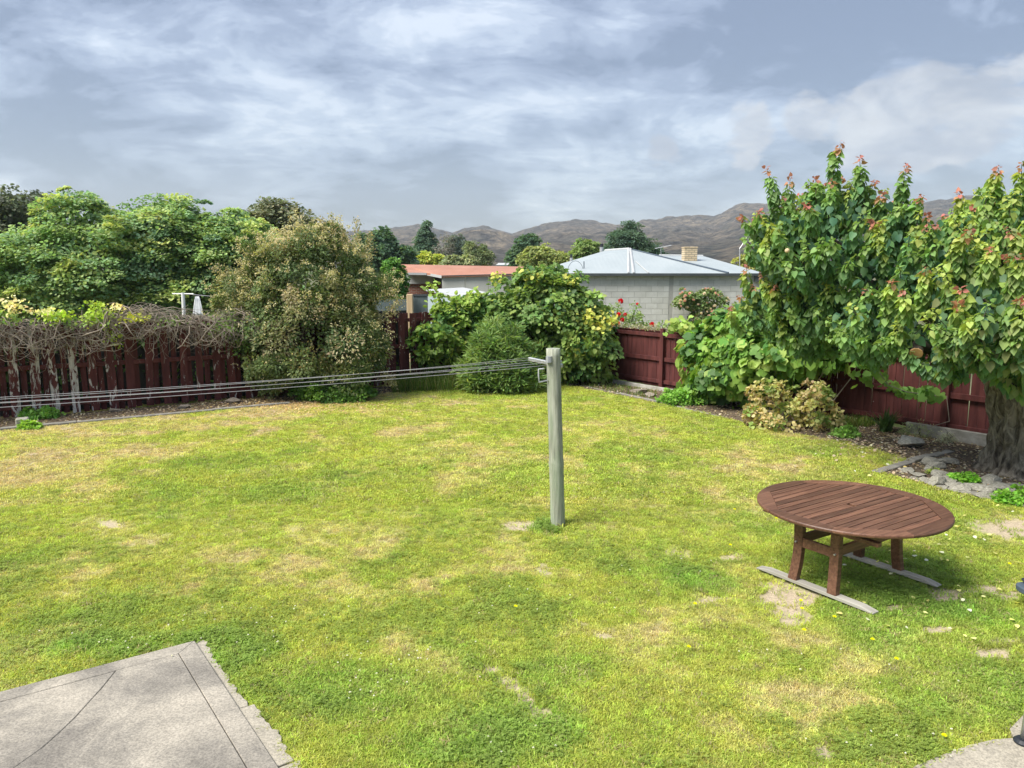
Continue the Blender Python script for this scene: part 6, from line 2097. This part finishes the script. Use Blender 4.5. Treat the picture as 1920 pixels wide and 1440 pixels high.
litter('bark_litter', 'brown bark and dry leaf litter covering the planting beds', [bed_left, bed_right], 16000, [(.4, (.10, .075, .052)), (.35, (.18, .14, .095)), (.17, (.30, .25, .17)), (.08, (.42, .38, .30))], .025, .06, 1)
def reg_bed(rng, n):
    q = np.array([G(a, b) for a, b in zip(rng.normal(1650, 60, n), rng.normal(832, 15, n))]); return q[:, 0], q[:, 1]
litter('pale_litter', 'pale dry leaves and stones strewn on the bed between dry shrub and tree', None, 420, [(.4, (.42, .37, .28)), (.6, (.27, .21, .15))], .03, .07, 2, reg_bed, .02)
def reg_lawn(rng, n):
    q = np.array([G(a, b) for a, b in zip(rng.uniform(1560, 1920, n), 880 + 330 * rng.uniform(0, 1, n) ** 1.0)]); return q[:, 0], q[:, 1]
litter('fallen_leaves', 'yellow fallen leaves scattered on the lawn around the table', None, 95, [(.7, (.50, .46, .16)), (.3, (.52, .47, .33))], .03, .06, 3, reg_lawn, .035)
def reg_shrub(rng, n):
    q = np.array([G(a, b) for a, b in zip(rng.normal(560, 90, n), rng.normal(757, 9, n))]); return q[:, 0], q[:, 1]
litter('dry_litter', 'tan dry leaf litter under the edge of the huge flowering shrub', None, 3000, [(.6, (.36, .27, .15)), (.4, (.26, .19, .11))], .02, .05, 4, reg_shrub, .015)

# dandelions, one by one
def flower_proto():
    rng = np.random.default_rng(17)
    n = 40; th = np.arange(n) * 2.4; t = np.sqrt(np.linspace(.02, 1, n))
    d = unit(np.stack([np.cos(th) * t, np.sin(th) * t, 1.15 - t * .8], 1))
    head = leaf_mesh('flower_head', d * .004, d, unit(np.cross(d, np.array((.3, .2, .9))) + 1e-3), .021, T_LANCE, vary(rng, np.repeat([(.80, .58, .01)], n, 0), .12, .04)); head.materials.append(M['leaf'])
    stem = MB().tube([(0, 0, -.01), (.004, 0, .03), (0, 0, .058)], [.002, .0018, .0015], 5).mesh('stem'); stem.materials.append(M['leaf_stem'])
    return head, stem


M['leaf_stem'] = mottled('flower_stem', ((.3, (.12, .19, .05)), (.7, (.17, .25, .07))), 20, .6, None, 0)
fh, fs = flower_proto()
where = {(1503, 1152): 'in front of the near table runner, nearer of the pair', (1501, 1137): 'in front of the near table runner, farther of the pair', (1564, 1168): 'on the lawn below the end of the near table runner', (1507, 1193): 'in front of the table, below the pair by the runner',
         (1635, 1211): 'on the open lawn between table and bottom right pad', (1769, 1394): 'on the grass at the edge of the bottom right pad', (967, 1148): 'on the open lawn below the clothesline post', (1291, 1225): 'on the lawn at the lower left of the table', (1455, 980): 'left of the table top',
         (1369, 1031): 'in the grass left of the table by the bare spot', (1377, 963): 'farther left of the table in open lawn', (1738, 1009): 'behind the right end of the table', (1892, 1067): 'on the lawn near the right edge behind the table', (1303, 1143): 'left of the bare earth patch before the table', (1680, 1248): 'small and half hidden in the grass below the table'}
for (px, py), w in where.items():
    q = G(px, py)
    root = empty('dandelion', q, 'yellow dandelion flower ' + w, 'flower', group='dandelions in the lawn')
    h = link('flower_head', fh, None, root, loc=(0, 0, .052)); h.scale = (.85,) * 3
    link('stem', fs, None, root)
# white clover heads
rngc = np.random.default_rng(19)
qs = []
for (cx, cy, sx, sy, n) in ((760, 1260, 70, 25, 22), (660, 1305, 30, 10, 7), (400, 1190, 120, 22, 22), (560, 1170, 90, 25, 10), (980, 1400, 40, 15, 6), (1700, 1400, 90, 30, 10), (900, 1130, 200, 60, 14), (1250, 1060, 60, 20, 6), (230, 1215, 60, 12, 8), (1620, 1250, 120, 30, 8)):
    for i in range(n): qs.append(G(cx + rngc.normal(0, sx), cy + rngc.normal(0, sy)))
pc = np.array(qs); k = 14
pp_ = np.repeat(pc, k, 0) + np.array((0, 0, .045)); d = rdir(rngc, len(pp_)); d[:, 2] = np.abs(d[:, 2])
o = link('clover_flowers', leaf_mesh('clover_flowers', pp_, d, rdir(rngc, len(pp_)), .0085, T_BROAD, vary(rngc, np.repeat([(.66, .64, .60)], len(pp_), 0), .12, .03)), M['leaf'])
tag(o, 'tiny white clover heads scattered through the lawn', 'clover', kind='stuff')

# dark things cut by the right edge of the picture
q = G(1913, 1392, .03)
root = empty('patio_chair', (q[0] + .02, q[1], .028), 'grey metal tube chair with round black feet, its leg showing at the right edge', 'chair')
for (x, y) in ((0, 0), (.50, .06), (.06, -.48), (.56, -.42)):
    lg = MB().tube([(x, y, .028), (x + .01, y, .25), (x + .02, y, .44)], .021, 14).build('leg', M['steel'], root, smooth=True)
    MB().tube([(x, y, 0), (x, y, .012), (x, y, .03)], [.055, .058, .040], 20).build('foot', M['black'], lg, bevel=.002)
MB().prism([(-.0, .02), (.54, .09), (.60, -.42), (.06, -.50)], .445, .475).build('seat', M['slate_plastic'], root, bevel=.008)
MB().prism([(.52, .09), (.545, .093), (.605, -.42), (.58, -.423)], .477, .88).build('backrest', M['slate_plastic'], root, bevel=.008)
q = G(1921, 1150, .0)
def edge_chair():
    root = empty('plastic_lounger', (q[0] + .135, q[1] + .08, 0), 'slate grey moulded plastic lounger end just entering at the right edge', 'lounger', R(14))
    V = []; n = 14
    def slab_(z0, z1, x0, r, nm, mat):
        pts = []
        for k in range(n):
            th = math.pi / 2 + math.pi * k / (n - 1); pts.append((x0 + r * .55 * math.cos(th), r * math.sin(th)))
        pts += [(x0 + 1.1, -r), (x0 + 1.1, r)]
        MB().prism(pts, z0, z1).build(nm, M[mat], root, bevel=.012)
    slab_(.145, .205, -.05, .14, 'seat', 'slate_plastic')
    slab_(.215, .235, .03, .16, 'cushion', 'black')
    for (x, y) in ((.15, -.1), (.15, .1), (.95, -.1), (.95, .1)):
        MB().tube([(x, y, .0), (x, y, .15)], [.03, .026], 10).build('leg', M['black'], root)
edge_chair()
